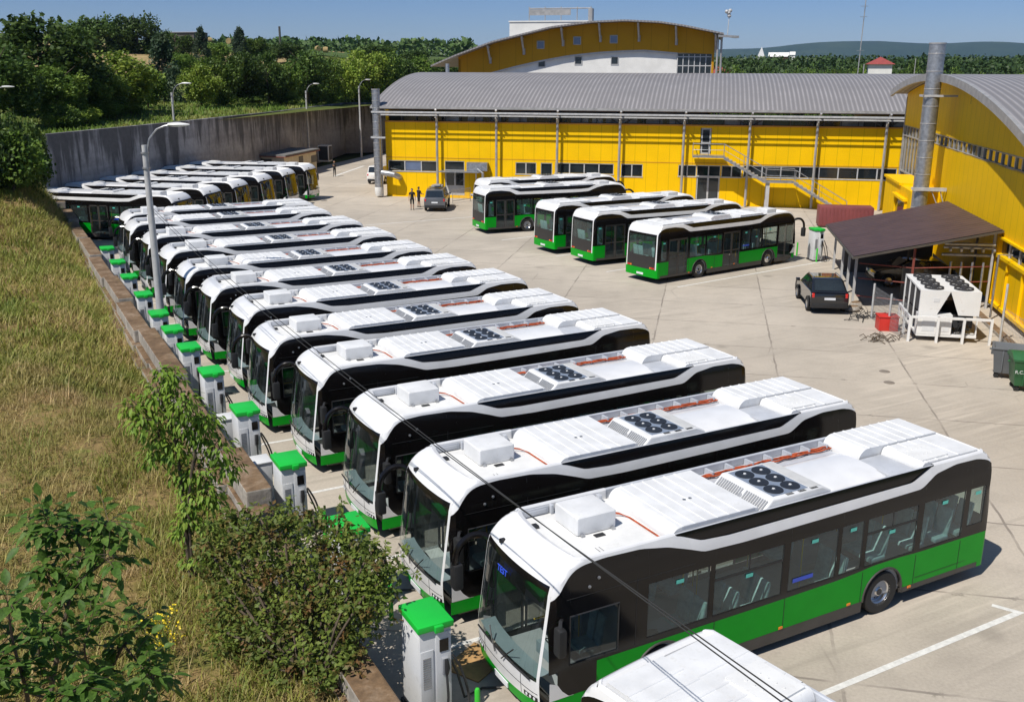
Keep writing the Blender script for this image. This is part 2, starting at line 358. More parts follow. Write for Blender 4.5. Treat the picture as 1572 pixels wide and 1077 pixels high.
def leafmat(name, c1, c2, c3, sc=.9, trans=.25):
    m, nt, b = nodes(name); b.inputs['Roughness'].default_value = .55; b.inputs['Specular IOR Level'].default_value = .3
    v = coords(nt, 'World'); a = noise(nt, sc, 3, .6, v); f = noise(nt, sc*22, 2, .5, v)
    o = ramp(nt, a, [(.33, c1), (.5, c2), (.68, c3)])
    o = mix(nt, 1.0, o, ramp(nt, f, [(.3, (.7, .7, .7)), (.7, (1.35, 1.35, 1.35))]), 'MULTIPLY')
    oi = nt.nodes.new('ShaderNodeObjectInfo'); hs = nt.nodes.new('ShaderNodeHueSaturation')
    mr = nt.nodes.new('ShaderNodeMapRange'); mr.inputs[3].default_value = .75; mr.inputs[4].default_value = 1.3
    nt.links.new(oi.outputs['Random'], mr.inputs[0]); nt.links.new(mr.outputs[0], hs.inputs['Value']); nt.links.new(o, hs.inputs['Color'])
    nt.links.new(hs.outputs[0], b.inputs['Base Color'])
    tr = nt.nodes.new('ShaderNodeBsdfTranslucent'); nt.links.new(hs.outputs[0], tr.inputs[0])
    mx = nt.nodes.new('ShaderNodeMixShader'); mx.inputs[0].default_value = trans
    out = nt.nodes['Material Output']; nt.links.new(b.outputs[0], mx.inputs[1]); nt.links.new(tr.outputs[0], mx.inputs[2]); nt.links.new(mx.outputs[0], out.inputs[0])
    return m
M['leafdark'] = leafmat('leaves_dark', (.030, .062, .012), (.058, .105, .018), (.11, .17, .03))
M['leafmid'] = leafmat('leaves_mid', (.05, .10, .014), (.10, .17, .024), (.18, .25, .036))
M['leaflight'] = leafmat('leaves_light', (.11, .18, .02), (.20, .28, .035), (.30, .36, .06))
M['leafblue'] = leafmat('leaves_bluish', (.035, .06, .032), (.05, .085, .042), (.08, .11, .05))
M['leafwalnut'] = leafmat('leaves_walnut', (.06, .14, .02), (.10, .20, .03), (.16, .26, .05), 2.5, .35)
M['leafcherry'] = leafmat('leaves_sapling', (.10, .18, .02), (.16, .26, .03), (.24, .32, .05), 2.5, .35)
M['leafbush'] = leafmat('leaves_bush', (.20, .105, .04), (.105, .155, .03), (.23, .28, .05), 2.2, .35)
M['bark'] = plain('bark', (.10, .075, .05), .9, var=.35, vscale=6)
M['blade'] = leafmat('grass_blades', (.22, .25, .05), (.36, .31, .10), (.48, .35, .17), .5, .35)
M['bladegreen'] = leafmat('green_blades', (.17, .23, .035), (.27, .29, .05), (.36, .33, .08), .5, .35)
M['hillblade'] = leafmat('hill_blades', (.10, .19, .02), (.16, .24, .035), (.30, .29, .08), .22, .3)
M['flower'] = plain('yellow_flower', (.8, .6, .02), .6)
M['brownroof'] = plain('brown_sheet_roof', (.075, .045, .042), .5, var=.15, vscale=1)
M['rust'] = plain('rust_red_paint', (.22, .05, .035), .7, var=.3, vscale=3)
M['maroon'] = plain('maroon_container', (.20, .05, .055), .6, var=.15, vscale=1)
M['redbox'] = plain('red_box_paint', (.55, .03, .02), .45, var=.1)
M['acwhite'] = plain('ac_white', (.74, .74, .73), .45, var=.05, dirt=(.6, .58, .55))
M['coil'] = plain('ac_coil', (.035, .035, .038), .6)
M['binblack'] = plain('car_black_paint', (.012, .013, .016), .15, coat=.8)
M['vangrey'] = plain('van_grey_paint', (.10, .105, .115), .3, coat=.6)
M['vanwhite'] = plain('van_white_paint', (.76, .76, .76), .3, coat=.6)
M['bingrey'] = plain('bin_grey', (.13, .14, .15), .5)
M['bingreen'] = plain('bin_green', (.025, .115, .04), .5)
M['tile'] = plain('red_tile', (.27, .05, .045), .75)
M['cream'] = plain('cream_wall', (.62, .55, .43), .85)
M['bitumen'] = plain('grey_felt_roof', (.16, .155, .15), .85, var=.2)
M['board'] = plain('brown_board', (.42, .25, .10), .8, var=.2, vscale=5)
M['farwood'] = leafmat('far_leaves', (.035, .07, .018), (.055, .10, .024), (.085, .13, .035), .02, .1)
M['farhill'] = grassmat('forested_hill', [(.010, .022, .014), (.018, .036, .02), (.04, .058, .03)], .0035)
M['wire'] = plain('wire_black', (.03, .03, .03), .6)
# ================================================================== THE SETTING
def sheet(name, pts, z, mat):
    b = MB(); b.poly([(x, y, z) for x, y in pts]); o = b.build(name, mat, smooth=False); return tag(o, kind='structure')
def hz(s, t):
    """terrain height in the rotated (s,t) frame outside the yard"""
    d = max(-44.2-s, 0.0); e = max(t-122.5, 0.0)
    g = max(0, min(1, (-10-s)/60))
    h = min(d, 150)*.062+min(e, 150)*.046*g
    if d > 150: h -= (d-150)*.01
    f = max(0, min(1, (math.hypot(d, e))/6.0))
    far = max(0, min(1, (t-250)/250))
    return (6.6*(g if s > -44.2 else 1)+h)*(1-.6*far)+.5*math.sin(s*.11)*math.sin(t*.09)*f
def f_pl(x, a, b): return max(0, min(1, (x-a)/(b-a)))
def bank(x, y):
    """grass bank left of the low block wall"""
    dx = -2.95-x
    z = .62+.055*max(dx, 0)+.012*max(0, y-8)
    z += .10*math.sin(x*.9+y*.35)*f_pl(dx, .5, 3)+.07*math.sin(y*.8-x*.5)*f_pl(dx, .5, 3)
    k = f_pl(y, 38, 62); k = k*k*(3-2*k); e = f_pl(dx, -.1, 3.2)
    z += .5*f_pl(y, 8, 16)*f_pl(dx, .3, 2.6)
    return z+k*(.5+3.0*e*(2-e)*.9)
# yard slab
b = MB(); P = [(-2.75, -40), (-2.75, 62.6), ]
P += [tuple(ST(-44.0, t)[:2]) for t in (46.5, 90, 119.5)]+[tuple(ST(-26, 136)[:2]), tuple(ST(60, 136)[:2]), tuple(ST(60, -40)[:2]), tuple(ST(0, -70)[:2])]
sheet('yard', P, 0, M['concrete'])
# bank mesh
b = MB(); xs = [-2.95-.0]+[-2.95-.45*(1.075**i)*i for i in range(1, 40)]; ys = [-30+1.0*i for i in range(0, 112)]
b.v = [(x, y, bank(x, y)) for x in xs for y in ys]
ny = len(ys); b.f = [(i*ny+j, i*ny+j+1, (i+1)*ny+j+1, (i+1)*ny+j) for i in range(len(xs)-1) for j in range(ny-1)]
tag(b.build('grass_bank', M['soil'], ang=180), kind='structure')
# hillside behind the retaining wall, and the plain beyond
def slices(a, bb, n, p=1.6): return [a+(bb-a)*(i/n)**p for i in range(n+1)]
b = MB(); ss = [-44.35-x for x in slices(0, 900, 40, 2)]; ts = [20+4*i for i in range(26)]+[124+x for x in slices(6, 1100, 34, 2)]
b.v = [tuple(ST(s, t, hz(s, t))) for s in ss for t in ts]; ny = len(ts)
b.f = [(i*ny+j, i*ny+j+1, (i+1)*ny+j+1, (i+1)*ny+j)[::-1] for i in range(len(ss)-1) for j in range(ny-1)]
s2 = [-44.35+x for x in (0, 3, 6, 10, 15, 20, 26, 32, 38, 46, 60, 80)]; t2 = [122.8+x for x in slices(0, 1100, 40, 2)]
n0 = len(b.v); b.v += [tuple(ST(s, t, hz(s, t))) for s in s2 for t in t2]; ny = len(t2)
b.f += [(n0+i*ny+j, n0+i*ny+j+1, n0+(i+1)*ny+j+1, n0+(i+1)*ny+j)[::-1] for i in range(len(s2)-1) for j in range(ny-1)]
tag(b.build('hillside', M['hill'], ang=180), kind='structure')
b = MB(); b.poly([(-25000, -25000, -.6), (25000, -25000, -.6), (25000, 25000, -.6), (-25000, 25000, -.6)])
tag(b.build('plain', M['hill'], smooth=False), kind='structure')
# far field strips on the hill (harvested and green)
def draped(name, s0, s1, t0, t1, mat, lift=.15):
    b = MB(); b.grid(lambda u, v: tuple(ST(s0+(s1-s0)*u, t0+(t1-t0)*v, hz(s0+(s1-s0)*u, t0+(t1-t0)*v)+lift)), 30, 16, flip=True)
    return tag(b.build(name, mat, ang=180), kind='structure')
draped('stubble_field', -330, -92, 55, 215, M['field'])
draped('green_field', -150, -40, 225, 420, M['greenfield'])
# distant ridge
def ridge(name, az0, az1, dist, els, mat, depth=1800):
    b = MB(); n = 90; k = len(els)
    def fn(u, v):
        az = R(az0+(az1-az0)*u); e = np.interp(u*(k-1), range(k), els)
        e += .035*math.sin(u*23)+.02*math.sin(u*61+1)
        pr = [0, .35, .62, .83, 1.0, .9, .3][int(round(v*6))]; dd = dist+depth*(v-.66)
        return (CX+math.sin(az)*dd, CY+math.cos(az)*dd, -20+(CZ+20+dist*math.tan(R(e)))*pr*(1+.03*math.sin(u*40+v*9)))
    b.grid(fn, n, 6, flip=True); return tag(b.build(name, mat, ang=180), kind='structure')
ridge('forested_ridge', 30, 75, 7000, [.55, .9, 1.12, 1.42, 1.58, 1.50, 1.36, 1.22, 1.2, 1.1, .9], M['farhill'])
ridge('low_ridge', -14, 6, 5000, [.9, 1.3, 1.15, .8, .5], M['farhill'])
ridge('mid_ridge', 18, 80, 3600, [.25, .35, .42, .40, .5, .62, .55, .45, .4], M['farhill'], 900)
# painted bay markings
def stripe(name, a, c, wd=.14):
    a = Vector((*a, 0)); c = Vector((*c, 0)); d = (c-a).normalized(); n = Vector((-d.y, d.x, 0))*wd/2
    b = MB(); b.poly([tuple((p+Vector((0, 0, .005)))) for p in (a-n, c-n, c+n, a+n)]); return tag(b.build('bay_marking', M['paint'], smooth=False), kind='structure')
b = MB(); pts = [(1.2, -1.62), (11.42, -1.44), (11.12, -.86), (11.0, -.92), (11.2, -1.30), (1.2, -1.48)]
b.add([(x, y, .005) for x, y in pts], [(0, 1, 4, 5), (1, 2, 3, 4)])
tag(b.build('bay_marking', M['paint'], smooth=False), kind='structure')
YB = [0, 3.84, 8.22, 12.91, 16.75, 21.09, 25.26, 29.43, 34.18, 38.83, 43.75, 47.77]
XB = [0, -.1, .05, -.03, -.4, -.14, -.41, -.62, -.58, -.7, -.91, -.69]
for i in range(1, 12):
    y = (YB[i]+YB[i-1]+2.55)/2; stripe('bay', (-.75, y+.02), (11.5, y+.05), .13)
stripe('bay', (14.5, 57.2), (27.6, 57.6), .15)
for k, (x, y) in enumerate([(26.4, 28.7), (25.3, 34.0), (25.2, 39.6), (25.0, 46.6)]): stripe('bay', (x-1.2, y), (x+12.2, y+1.95), .14)
a_ = ST(-38.2, 88.5); c_ = ST(-39.2, 101); stripe('bay', a_[:2], c_[:2], .35)
# ================================================================== RETAINING WALL + LOW BLOCK WALL
def wall_seg(b, p, q, z0, z1, th, T=None):
    p = Vector(p); q = Vector(q); d = (q-p).normalized(); n = Vector((-d.y, d.x, 0))*th
    L = (q-p).length; k = max(1, int(L/6))
    for i in range(k):
        a = p+(q-p)*(i/k); c = p+(q-p)*((i+1)/k)
        g = .02 if i else 0
        b.prism([tuple(a+d*g+Vector((0, 0, z0))), tuple(c+Vector((0, 0, z0))), tuple(c+n+Vector((0, 0, z0))), tuple(a+d*g+n+Vector((0, 0, z0)))], (0, 0, z1-z0))
rw = empty('retaining_wall', ST(-44, 46), 0, 'tall streaked concrete retaining wall behind the far buses', 'retaining wall')
o_ = ST(-44, 46)
b = MB(); pts = [ST(-43.6, 44.5), ST(-43.9, 66), ST(-45.4, 92), ST(-49.2, 121.4)]
for p, q in zip(pts, pts[1:]): wall_seg(b, p-o_, q-o_, -.3, 6.85, .45)
b.build('wall', M['retwall'], rw, bevel=.03, smooth=False)
b = MB(); pts2 = [ST(-49.2, 121.4), ST(-44, 126.5), ST(-30, 134), ST(-5, 140)]
for p, q in zip(pts2, pts2[1:]): wall_seg(b, p-o_, q-o_, -.3, 6.85, .45)
b.build('wall', M['retwall'], rw, bevel=.03, smooth=False)
bw = empty('block_wall', (-2.5, 10, 0), 0, 'low wall of weathered rust-topped concrete blocks beside the chargers', 'wall')
rng = random.Random(3)
segs = [(-8, -2.3, 1.0, -2.25), (-2.2, 4.1, 1.05, -2.2), (4.2, 9.0, 1.28, -2.26), (9.1, 12.1, 1.62, -2.10), (12.2, 18.9, 1.62, -2.34), (19.0, 25.6, 1.78, -2.20), (25.7, 31.0, 1.72, -2.34), (31.1, 36.4, 1.84, -2.22), (36.5, 42.4, 1.78, -2.32), (42.5, 48.5, 1.88, -2.22), (48.6, 55.2, 1.92, -2.3), (55.3, 60.4, 2.1, -2.2), (60.5, 62.6, 2.6, -2.5)]
for (y0, y1, h, x) in segs:
    b = MB(); b.box(x-.62+2.5, x+2.5, y0-10, y1-10, h-.5, h); b.build('cap_block', M['block'], bw, bevel=.04, smooth=False)
b = MB(); y = -8.0
while y < 62.6:
    L = min(rng.uniform(2.2, 3.2), 62.9-y); h = np.interp(y+L/2, [s[0] for s in segs], [s[2] for s in segs])
    x = np.interp(y, [s[0] for s in segs], [s[3] for s in segs])
    T = Matrix.Translation((2.5, -10, 0))@Matrix.Rotation(0, 4, 'Z')
    b.box(x-.68-rng.uniform(0, .08), x-.05, y, y+L-.05, -.3, h-.52, T)
    b.box(x-.92-rng.uniform(0, .12), x-.70, y+.3, y+L-.2, .1, h-.55-rng.uniform(.05, .25), T)
    y += L
b.build('base_blocks', M['block'], bw, bevel=.03, smooth=False)
# ================================================================== BUS
def wz(z): return 1.275-.10*(max(0, z-2.45)/.69)**2
def F0(z):
    r = .235*max(0, z-1.03)/1.74 if z > 1.03 else .06*((1.03-z)/.75)**2
    if z > 2.6: r += .62*(1-math.sqrt(max(0, 1-((z-2.6)/.56)**2)))
    return r
def R0(z):
    r = 11.98-.05*max(0, z-1)/1.5
    if z > 2.5: r -= .34*(1-math.sqrt(max(0, 1-((z-2.5)/.66)**2)))
    return r
def ff(t): return .12*t*t+.36*(1-(max(0, 1-t**8))**.125)
def gf(t): return .04*t*t+.22*(1-(max(0, 1-t**10))**.1)
TF = .93
def inv(fn, v):
    if v >= fn(1): return 1.0
    a, c = TF, 1.0
    for _ in range(22):
        m_ = (a+c)/2
        if fn(m_) < v: a = m_
        else: c = m_
    return (a+c)/2
XF = {}
def SP(x, z, sd, off=0.0):
    """point on the side surface"""
    x = min(max(x, F0(z)+ff(TF)), R0(z)-gf(TF))
    t = min(inv(ff, x-F0(z)), inv(gf, R0(z)-x))
    return (x, sd*(wz(z)*t+off), z)
def FP(t, z, off=0.0): return (F0(z)+ff(abs(t))-off, t*wz(z), z)
def RP(t, z, off=0.0): return (R0(z)-gf(abs(t))+off, t*wz(z), z)
ZE = 3.14
def lin(pts, soft=.10):
    xs, zs = zip(*pts)
    return lambda x: sum(np.interp(x+d*soft, xs, zs) for d in (-1, -.5, 0, .5, 1))/5
WL = lin([(0, 2.35), (.44, 2.60), (.5, 2.70), (.62, 2.87), (.78, 3.0), (.98, 3.06), (1.44, 3.09), (2.2, 3.07), (2.8, 2.97), (3.25, 2.83), (3.62, 2.70), (4.57, 2.67), (7.42, 2.69), (9.5, 2.72), (9.95, 2.96), (10.6, 3.05), (11.3, 3.04), (11.62, 2.97), (11.8, 2.86), (11.92, 2.66), (12.1, 2.4)], .07)
WU = lin([(2.9, ZE), (3.1, 3.10), (3.55, 2.93), (4.2, 2.89), (9.2, 2.91), (9.86, ZE), (10, ZE)], .06)
def region(b, sd, x0, x1, lo, hi, nz=5, step=.12, off=0.0, hi2=None):
    L = lo if callable(lo) else (lambda x: lo); H = hi if callable(hi) else (lambda x: hi)
    n = max(1, int((x1-x0)/step+.5))
    b.grid(lambda u, v: (lambda x: SP(x, L(x)+(max(H(x), L(x))-L(x))*v, sd, off))(x0+(x1-x0)*u), n, nz, flip=(sd > 0))
def fregion(b, t0, t1, lo, hi, nz=5, n=14, fn=FP, off=0.0):
    L = lo if callable(lo) else (lambda x: lo); H = hi if callable(hi) else (lambda x: hi)
    b.grid(lambda u, v: (lambda t: fn(t, L(t)+(H(t)-L(t))*v, off))(t0+(t1-t0)*u), n, nz, flip=(fn is FP))
BELT = lin([(0, 1.14), (5, 1.14), (7.2, 1.16), (7.9, 1.20), (8.2, 1.235), (9, 1.235), (9.6, 1.21), (12, 1.20)])
WH = (2.70, 8.60); WR = .485
def arch(x, r=.60, zc=.485):
    for c in WH:
        if abs(x-c) < r: return zc+math.sqrt(r*r-(x-c)**2)
    return 0
WIN_L = [(2.36, 3.78), (3.90, 5.62), (5.80, 7.10), (7.21, 7.83), (7.95, 9.45), (9.64, 10.97), (11.14, 11.66)]
WIN_R = [(2.05, 3.30), (3.42, 4.35), (4.46, 5.16), (6.86, 8.10), (8.22, 9.44), (11.26, 11.66)]
DOORS = [(.52, 1.90), (5.30, 6.72), (9.62, 11.08)]
def make_bus():
    bus = empty('electric_bus', (0, 0, 0), 0, 'x', 'bus')
    # white shell
    b = MB(); rimf = []
    for sd in (-1, 1):
        for x0, x1, lo, hi in ((.30, 3.0, WL, ZE), (3.0, 9.9, WL, WU), (9.9, 12.0, WL, ZE)): region(b, sd, x0, x1, lo, hi, 4, .09)
        # white front corner swoosh
        region(b, sd, .30, .80, lambda x: .60+.0*x, lambda x: np.interp(x, [.3, .46, .56, .70], [.97, .90, .74, .605]), 3, .03, .003)
    fregion(b, -TF, TF, 2.77, ZE, 10, 24)                       # nose above the windshield
    fregion(b, -TF, -.885, .9, 2.77, 12, 2); fregion(b, .885, TF, .9, 2.77, 12, 2)
    fregion(b, -TF, TF, lambda t: .50+.10*t*t, lambda t: .95+.03*t*t, 5, 24)
    # rear frame
    fregion(b, -TF, TF, 2.72, ZE, 8, 20, RP); fregion(b, -TF, -.87, .78, 2.72, 10, 2, RP); fregion(b, .87, TF, .78, 2.72, 10, 2, RP)
    # roof edge rails (rim, inner wall) and end slopes
    for sd in (-1, 1):
        def rim(u, v):
            x = .80+10.9*u; p = SP(x, ZE, sd); q = [(0, 0), (.02, .025), (.07, .03), (.09, .0), (.095, -.24)][int(round(v*4))]
            return (p[0], p[1]-sd*q[0], p[2]+q[1])
        b.grid(lambda u, v: rim(u*.2, v), 14, 4, flip=(sd > 0)); b.grid(lambda u, v: rim(.835+u*.165, v), 10, 4, flip=(sd > 0))
        rimf.append((sd, rim))
    b.grid(lambda u, v: (lambda t: (F0(ZE)+ff(abs(t))+[0, .06, .16, .24][int(round(v*3))], t*wz(ZE), ZE+[0, .015, -.03, -.19][int(round(v*3))]))(-TF+2*TF*u), 20, 3, flip=True)
    b.grid(lambda u, v: (lambda t: (R0(ZE)-gf(abs(t))-[0, .05, .12, .16][int(round(v*3))], t*wz(ZE), ZE+[0, .015, -.02, -.19][int(round(v*3))]))(-TF+2*TF*u), 20, 3)
    b.build('body_shell', M['white'], bus, ang=28)
    def mkrim(sd):
        return lambda u, v: (lambda p, q: (p[0], p[1]-sd*q[0], p[2]+q[1]))(SP(.80+10.9*u, ZE, sd), [(0, 0), (.012, .012), (.05, .014), (.07, .0), (.075, -.24)][int(round(v*4))])
    b = MB(); b2 = MB()
    for sd in (-1, 1):
        f_ = mkrim(sd); b.grid(lambda u, v: f_(.2+.635*u, v*.25), 30, 1, flip=(sd > 0)); b2.grid(lambda u, v: f_(.2+.635*u, .25+v*.75), 30, 3, flip=(sd > 0))
    b.build('roof_rail', M['black'], bus); b2.build('rail_liner', M['roofgrey'], bus)
    b = MB(); b.grid(lambda u, v: (.95+10.75*u, -1.10+2.2*v, 2.95+.012*math.sin(math.pi*v)), 8, 6)
    b.build('roof_deck', M['deck'], bus)
    # black glass band with holes for windows and doors
    b = MB()
    for sd, wins, doors in ((-1, WIN_L, []), (1, WIN_R, DOORS)):
        cuts = sorted([(a, c, 1.27, 2.37) for a, c in wins]+[(a, c, .34, 2.42) for a, c in doors])
        if sd < 0: cuts = sorted(cuts+[(.70, 1.72, 1.22, 2.18)])
        x = .28
        for a, c, z0, z1 in cuts+[(12, 12, 0, 0)]:
            if a > x: region(b, sd, x, a, BELT, WL, 10, .12)
            if c > a:
                if z0 > 1.13: region(b, sd, a, c, BELT, z0, 2, .14)
                region(b, sd, a, c, z1, WL, 5, .12)
            x = c
        region(b, sd, 2.95, 9.95, WU, ZE, 3, .12, -.035)            # roof fairing strip
        if sd < 0: region(b, sd, .80, 1.28, .60, BELT, 5, .08)
        region(b, sd, .46, .80, lambda x: np.interp(x, [.46, .56, .70], [.90, .74, .60]), BELT, 3, .04)
    fregion(b, -.885, .885, 2.66, 2.77, 3, 16)
    fregion(b, -.87, .87, 2.60, 2.72, 2, 14, RP); fregion(b, -.87, -.80, 1.5, 2.60, 4, 1, RP); fregion(b, .80, .87, 1.5, 2.60, 4, 1, RP)
    b.build('black_band', M['black'], bus, ang=28)
    # green lower body
    b = MB()
    for sd, doors in ((-1, []), (1, DOORS)):
        x = 1.28 if sd < 0 else .30; segs_ = []
        for a, c in doors+[(12, 12)]:
            if a > x: segs_.append((x, a))
            x = c
        for x0, x1 in segs_:
            x1 = min(x1, 11.99)
            lo = lambda x: max(.46, arch(x, .60)) if x > 1.2 else .30
            region(b, sd, x0, x1, lo, (lambda x: BELT(x)) if x0 > .5 else (lambda x: .60), 4, .045)
        if sd < 0: region(b, sd, .28, 1.28, .30, .60, 3, .06)
    fregion(b, -TF, TF, .30, lambda t: .50+.10*t*t, 3, 22)
    fregion(b, -TF, TF, lambda t: .33, lambda t: .78+.02*t*t, 4, 20, RP)
    for sd in (-1, 1): region(b, sd, 11.7, 12.0, .33, .8, 3, .05, -.001)
    mark = len(b.f)
    for sd, xs_ in ((-1, (3.95, 5.75, 7.93, 9.55, 11.0)), (1, (2.05, 7.4, 9.5))):
        for x in xs_: b.tube([SP(x, z, sd, .002) for z in (.47, .8, 1.16)], .006, 4)
        b.tube([SP(x, .60 if sd < 0 else .58, sd, .002) for x in (9.6, 10.4, 11.0, 11.9)], .005, 4)
        b.tube([SP(x, 2.52, sd, .002) for x in (.62, 1.2, 2.0, 2.8, 3.4)], .006, 4)
    b.tube([SP(2.1, z, -1, .002) for z in (1.2, 1.8, 2.5, 3.0)], .006, 4)
    b.tube([FP(t/10, .73, .003) for t in range(-9, 10)], .005, 4); b.tube([FP(-.55, z, .003) for z in (.55, .75, .93)], .005, 4); b.tube([FP(.55, z, .003) for z in (.55, .75, .93)], .005, 4)
    for x in (1.62, 1.70): b.tube([(x, -1.0+.2*k, 2.966) for k in range(3)], .004, 3)
    gp_ = b.build('green_panels', [M['green'], M['blackm']], bus, ang=28)
    for q in gp_.data.polygons:
        if q.index >= mark: q.material_index = 1
    # skirt, wheel wells, underbody
    b = MB()
    for sd in (-1, 1):
        for x0, x1 in ((.9, 2.10), (3.30, 8.0), (9.2, 11.9)): region(b, sd, x0, x1, .20 if x0 < 9 else .33, .46, 2, .2, -.004)
        for c in WH:
            pts = [(c+.59*math.cos(a), sd*1.272, .485+.59*math.sin(a)) for a in [math.pi*i/14*1.06-.1 for i in range(15)]]; b.tube(pts, .025, 6)
            b.grid(lambda u, v: (c+.60*math.cos(math.pi*u), sd*(1.25-.45*v), .46+.60*math.sin(math.pi*u)), 12, 1)
            b.poly([(c+.62*math.cos(math.pi*i/10), sd*.8, .46+.62*math.sin(math.pi*i/10)) for i in range(11)])
    b.box(.5, 2.08, -1.2, 1.2, .22, .34); b.box(2.08, 3.32, -.8, .8, .22, .34); b.box(3.32, 7.98, -1.22, 1.22, .22, .34); b.box(7.98, 9.22, -.8, .8, .22, .34); b.box(9.22, 11.7, -1.2, 1.2, .30, .40)
    b.build('underbody', M['skirt'], bus)
    # rear black panel
    b = MB(); fregion(b, -.87, .87, lambda t: .80, 1.5, 6, 18, RP, .004); rp = b.build('engine_panel', M['blackm2'], bus)
    b = MB(); fregion(b, -.80, .80, 1.5, 2.60, 6, 16, RP, -.01); b.build('rear_window', M['glass'], bus)
    # windshield
    b = MB(); fregion(b, -.885, .885, lambda t: .95+.03*t*t, 2.66, 10, 24, FP, -.012); b.build('windshield', M['wglass'], bus)
    b = MB(); fregion(b, -.86, .86, 2.30, 2.66, 4, 18, FP, -.07); b.build('destination_box', M['black'], bus)
    b = MB()
    for s_ in (-1, 1):
        p0 = Vector(FP(.1*s_, .93, .05)); p1 = Vector(FP(.78*s_, .99, .035)); p2 = Vector(FP(.36*s_, 1.28, .03))
        b.tube([p0, p0*.45+p2*.55+Vector((-.01, 0, 0)), p2], .013, 5); b.tube([Vector(FP(.0*s_, 1.02, .03)), Vector(FP(.40*s_, 1.02, .03)), p1], .018, 5)
    b.build('wiper', M['blackm'], bus)
    # windows
    for sd, wins in ((-1, WIN_L), (1, WIN_R)):
        for i, (a, c) in enumerate(wins):
            b = MB(); z0 = 1.27 if not (sd < 0 and i == 6) else 1.47
            region(b, sd, a, c, z0, 2.37, 3, .3, -.012); wo = b.build('window', M['glass'], bus)
            b = MB()
            e = .018; P_ = lambda x, z: SP(x, z, sd, -.02)
            b.tube([P_(a, z0), P_(c, z0), P_(c, 2.37), P_(a, 2.37), P_(a, z0)], .016, 4)
            if (sd < 0 and i in (1, 4)) or (sd > 0 and i in (0, 3)):
                b.tube([P_(a, 2.02), P_(c, 2.02)], .028, 4); b.tube([P_((a+c)/2, 2.02), P_((a+c)/2, 2.37)], .016, 4)
            b.build('window_frame', M['blackm'], wo)
            b = MB(); xm = (a+c)/2; region(b, sd, xm-.09, xm+.09, 2.20 if i not in (1, 4) else 1.88, 2.28 if i not in (1, 4) else 1.96, 1, .1, .003); b.build('window_sticker', M['cyan'], wo)
            if z0 > 1.3:
                b = MB(); region(b, sd, a, c, 1.27, 1.47, 2, .3); b.build('window_sill', M['black'], wo)
    b = MB(); region(b, -1, .70, 1.72, 1.22, 2.18, 3, .2, -.012); dw = b.build('driver_window', M['dglass'], bus)
    b = MB(); b.tube([SP(x, z, -1, 0) for x, z in ((.7, 1.22), (1.72, 1.22), (1.72, 2.18), (.7, 2.18), (.7, 1.22))], .02, 4); b.build('window_frame', M['blackm'], dw)
    for sd in (-1, 1):
        b = MB(); xd = 5.92 if sd < 0 else 4.50; region(b, sd, xd, xd+.55, 1.44, 1.53, 1, .1, .003); b.build('window_decal', M['blue'], bus)
    # doors
    for a, c in DOORS:
        d = MB(); mid = (a+c)/2
        for x0, x1 in ((a, mid-.01), (mid+.01, c)):
            region(d, 1, x0, x1, .34, .46, 1, .2, -.02)
            for q0, q1 in ((x0, x0+.07), (x1-.07, x1)): region(d, 1, q0, q1, .46, 2.42, 3, .1, -.02)
            region(d, 1, x0, x1, 2.32, 2.42, 1, .2, -.02); region(d, 1, x0, x1, 1.30, 1.36, 1, .2, -.018)
        do = d.build('door', M['skirt'], bus)
        g = MB()
        for x0, x1 in ((a+.07, mid-.08), (mid+.08, c-.07)): region(g, 1, x0, x1, .46, 2.32, 3, .3, -.03)
        g.build('door_glass', M['dglass'], do)
    # wheels
    for c in WH:
        for sd in (-1, 1):
            b = MB(); b.lathe([(.27, -.02), (.30, .02), (.455, .03), (.485, 0), (.485, -.24), (.45, -.28), (.28, -.28)], (c, sd*1.235, .485), (0, sd, 0), 28)
            ty = b.build('tyre', M['rubber'], bus)
            b = MB(); dep = .03 if c < 5 else -.09
            b.lathe([(.285, .0), (.275, -.03), (.25, -.05), (.24, dep-.04), (.17, dep-.02), (.13, dep), (.10, dep+.05), (.09, dep+.06), (0, dep+.06)], (c, sd*1.235, .485), (0, sd, 0), 24)
            b.build('rim', M['alu'], ty)
            b = MB()
            for k in range(10):
                a = 2*math.pi*k/10; b.lathe([(0, .012), (.018, .012), (.018, 0)], (c+.155*math.cos(a), sd*(1.235+dep-.005), .485+.155*math.sin(a)), (0, sd, 0), 6)
            b.lathe([(.075, .01), (.075, .02), (0, .03)], (c, sd*(1.235+dep+.05), .485), (0, sd, 0), 12)
            b.build('wheel_nuts', M['coil'], ty)
    # lights
    for s_ in (-1, 1):
        b = MB(); fregion(b, min(.62*s_, .90*s_), max(.62*s_, .90*s_), .565, .66, 2, 6, FP, .006); h = b.build('headlight', M['black'], bus)
        b = MB()
        for t in (.68, .76, .84):
            p = FP(t*s_, .612, .012); b.lathe([(.033, -.01), (.033, .0), (.02, .008), (0, .01)], p, (-1, 0, 0), 10)
        b.build('lamp_lens', M['lens'], h)
        b = MB()
        for t, zz in ((.80, .86), (.70, .86)):
            p = RP(t*s_, zz, .008); b.lathe([(.055, -.01), (.055, .012), (0, .02)], p, (1, 0, 0), 12)
        b.build('tail_light', M['red'], bus)
        b = MB(); p = RP(.60*s_, .86, .008); b.lathe([(.05, -.01), (.05, .012), (0, .02)], p, (1, 0, 0), 12); b.build('indicator', M['amber'], bus)
        for x in (5.7, 7.6, 9.45):
            b = MB(); p = SP(x, .50 if x < 9 else .42, s_); b.box(p[0]-.05, p[0]+.05, p[1]-.012, p[1]+.012, p[2]-.025, p[2]+.025); b.build('marker_light', M['amber'], bus)
    b = MB(); p = FP(0, .42, .02); b.box(p[0]-.01, p[0]+.01, -.26, .26, .36, .47); b.build('number_plate', M['plate'], bus)
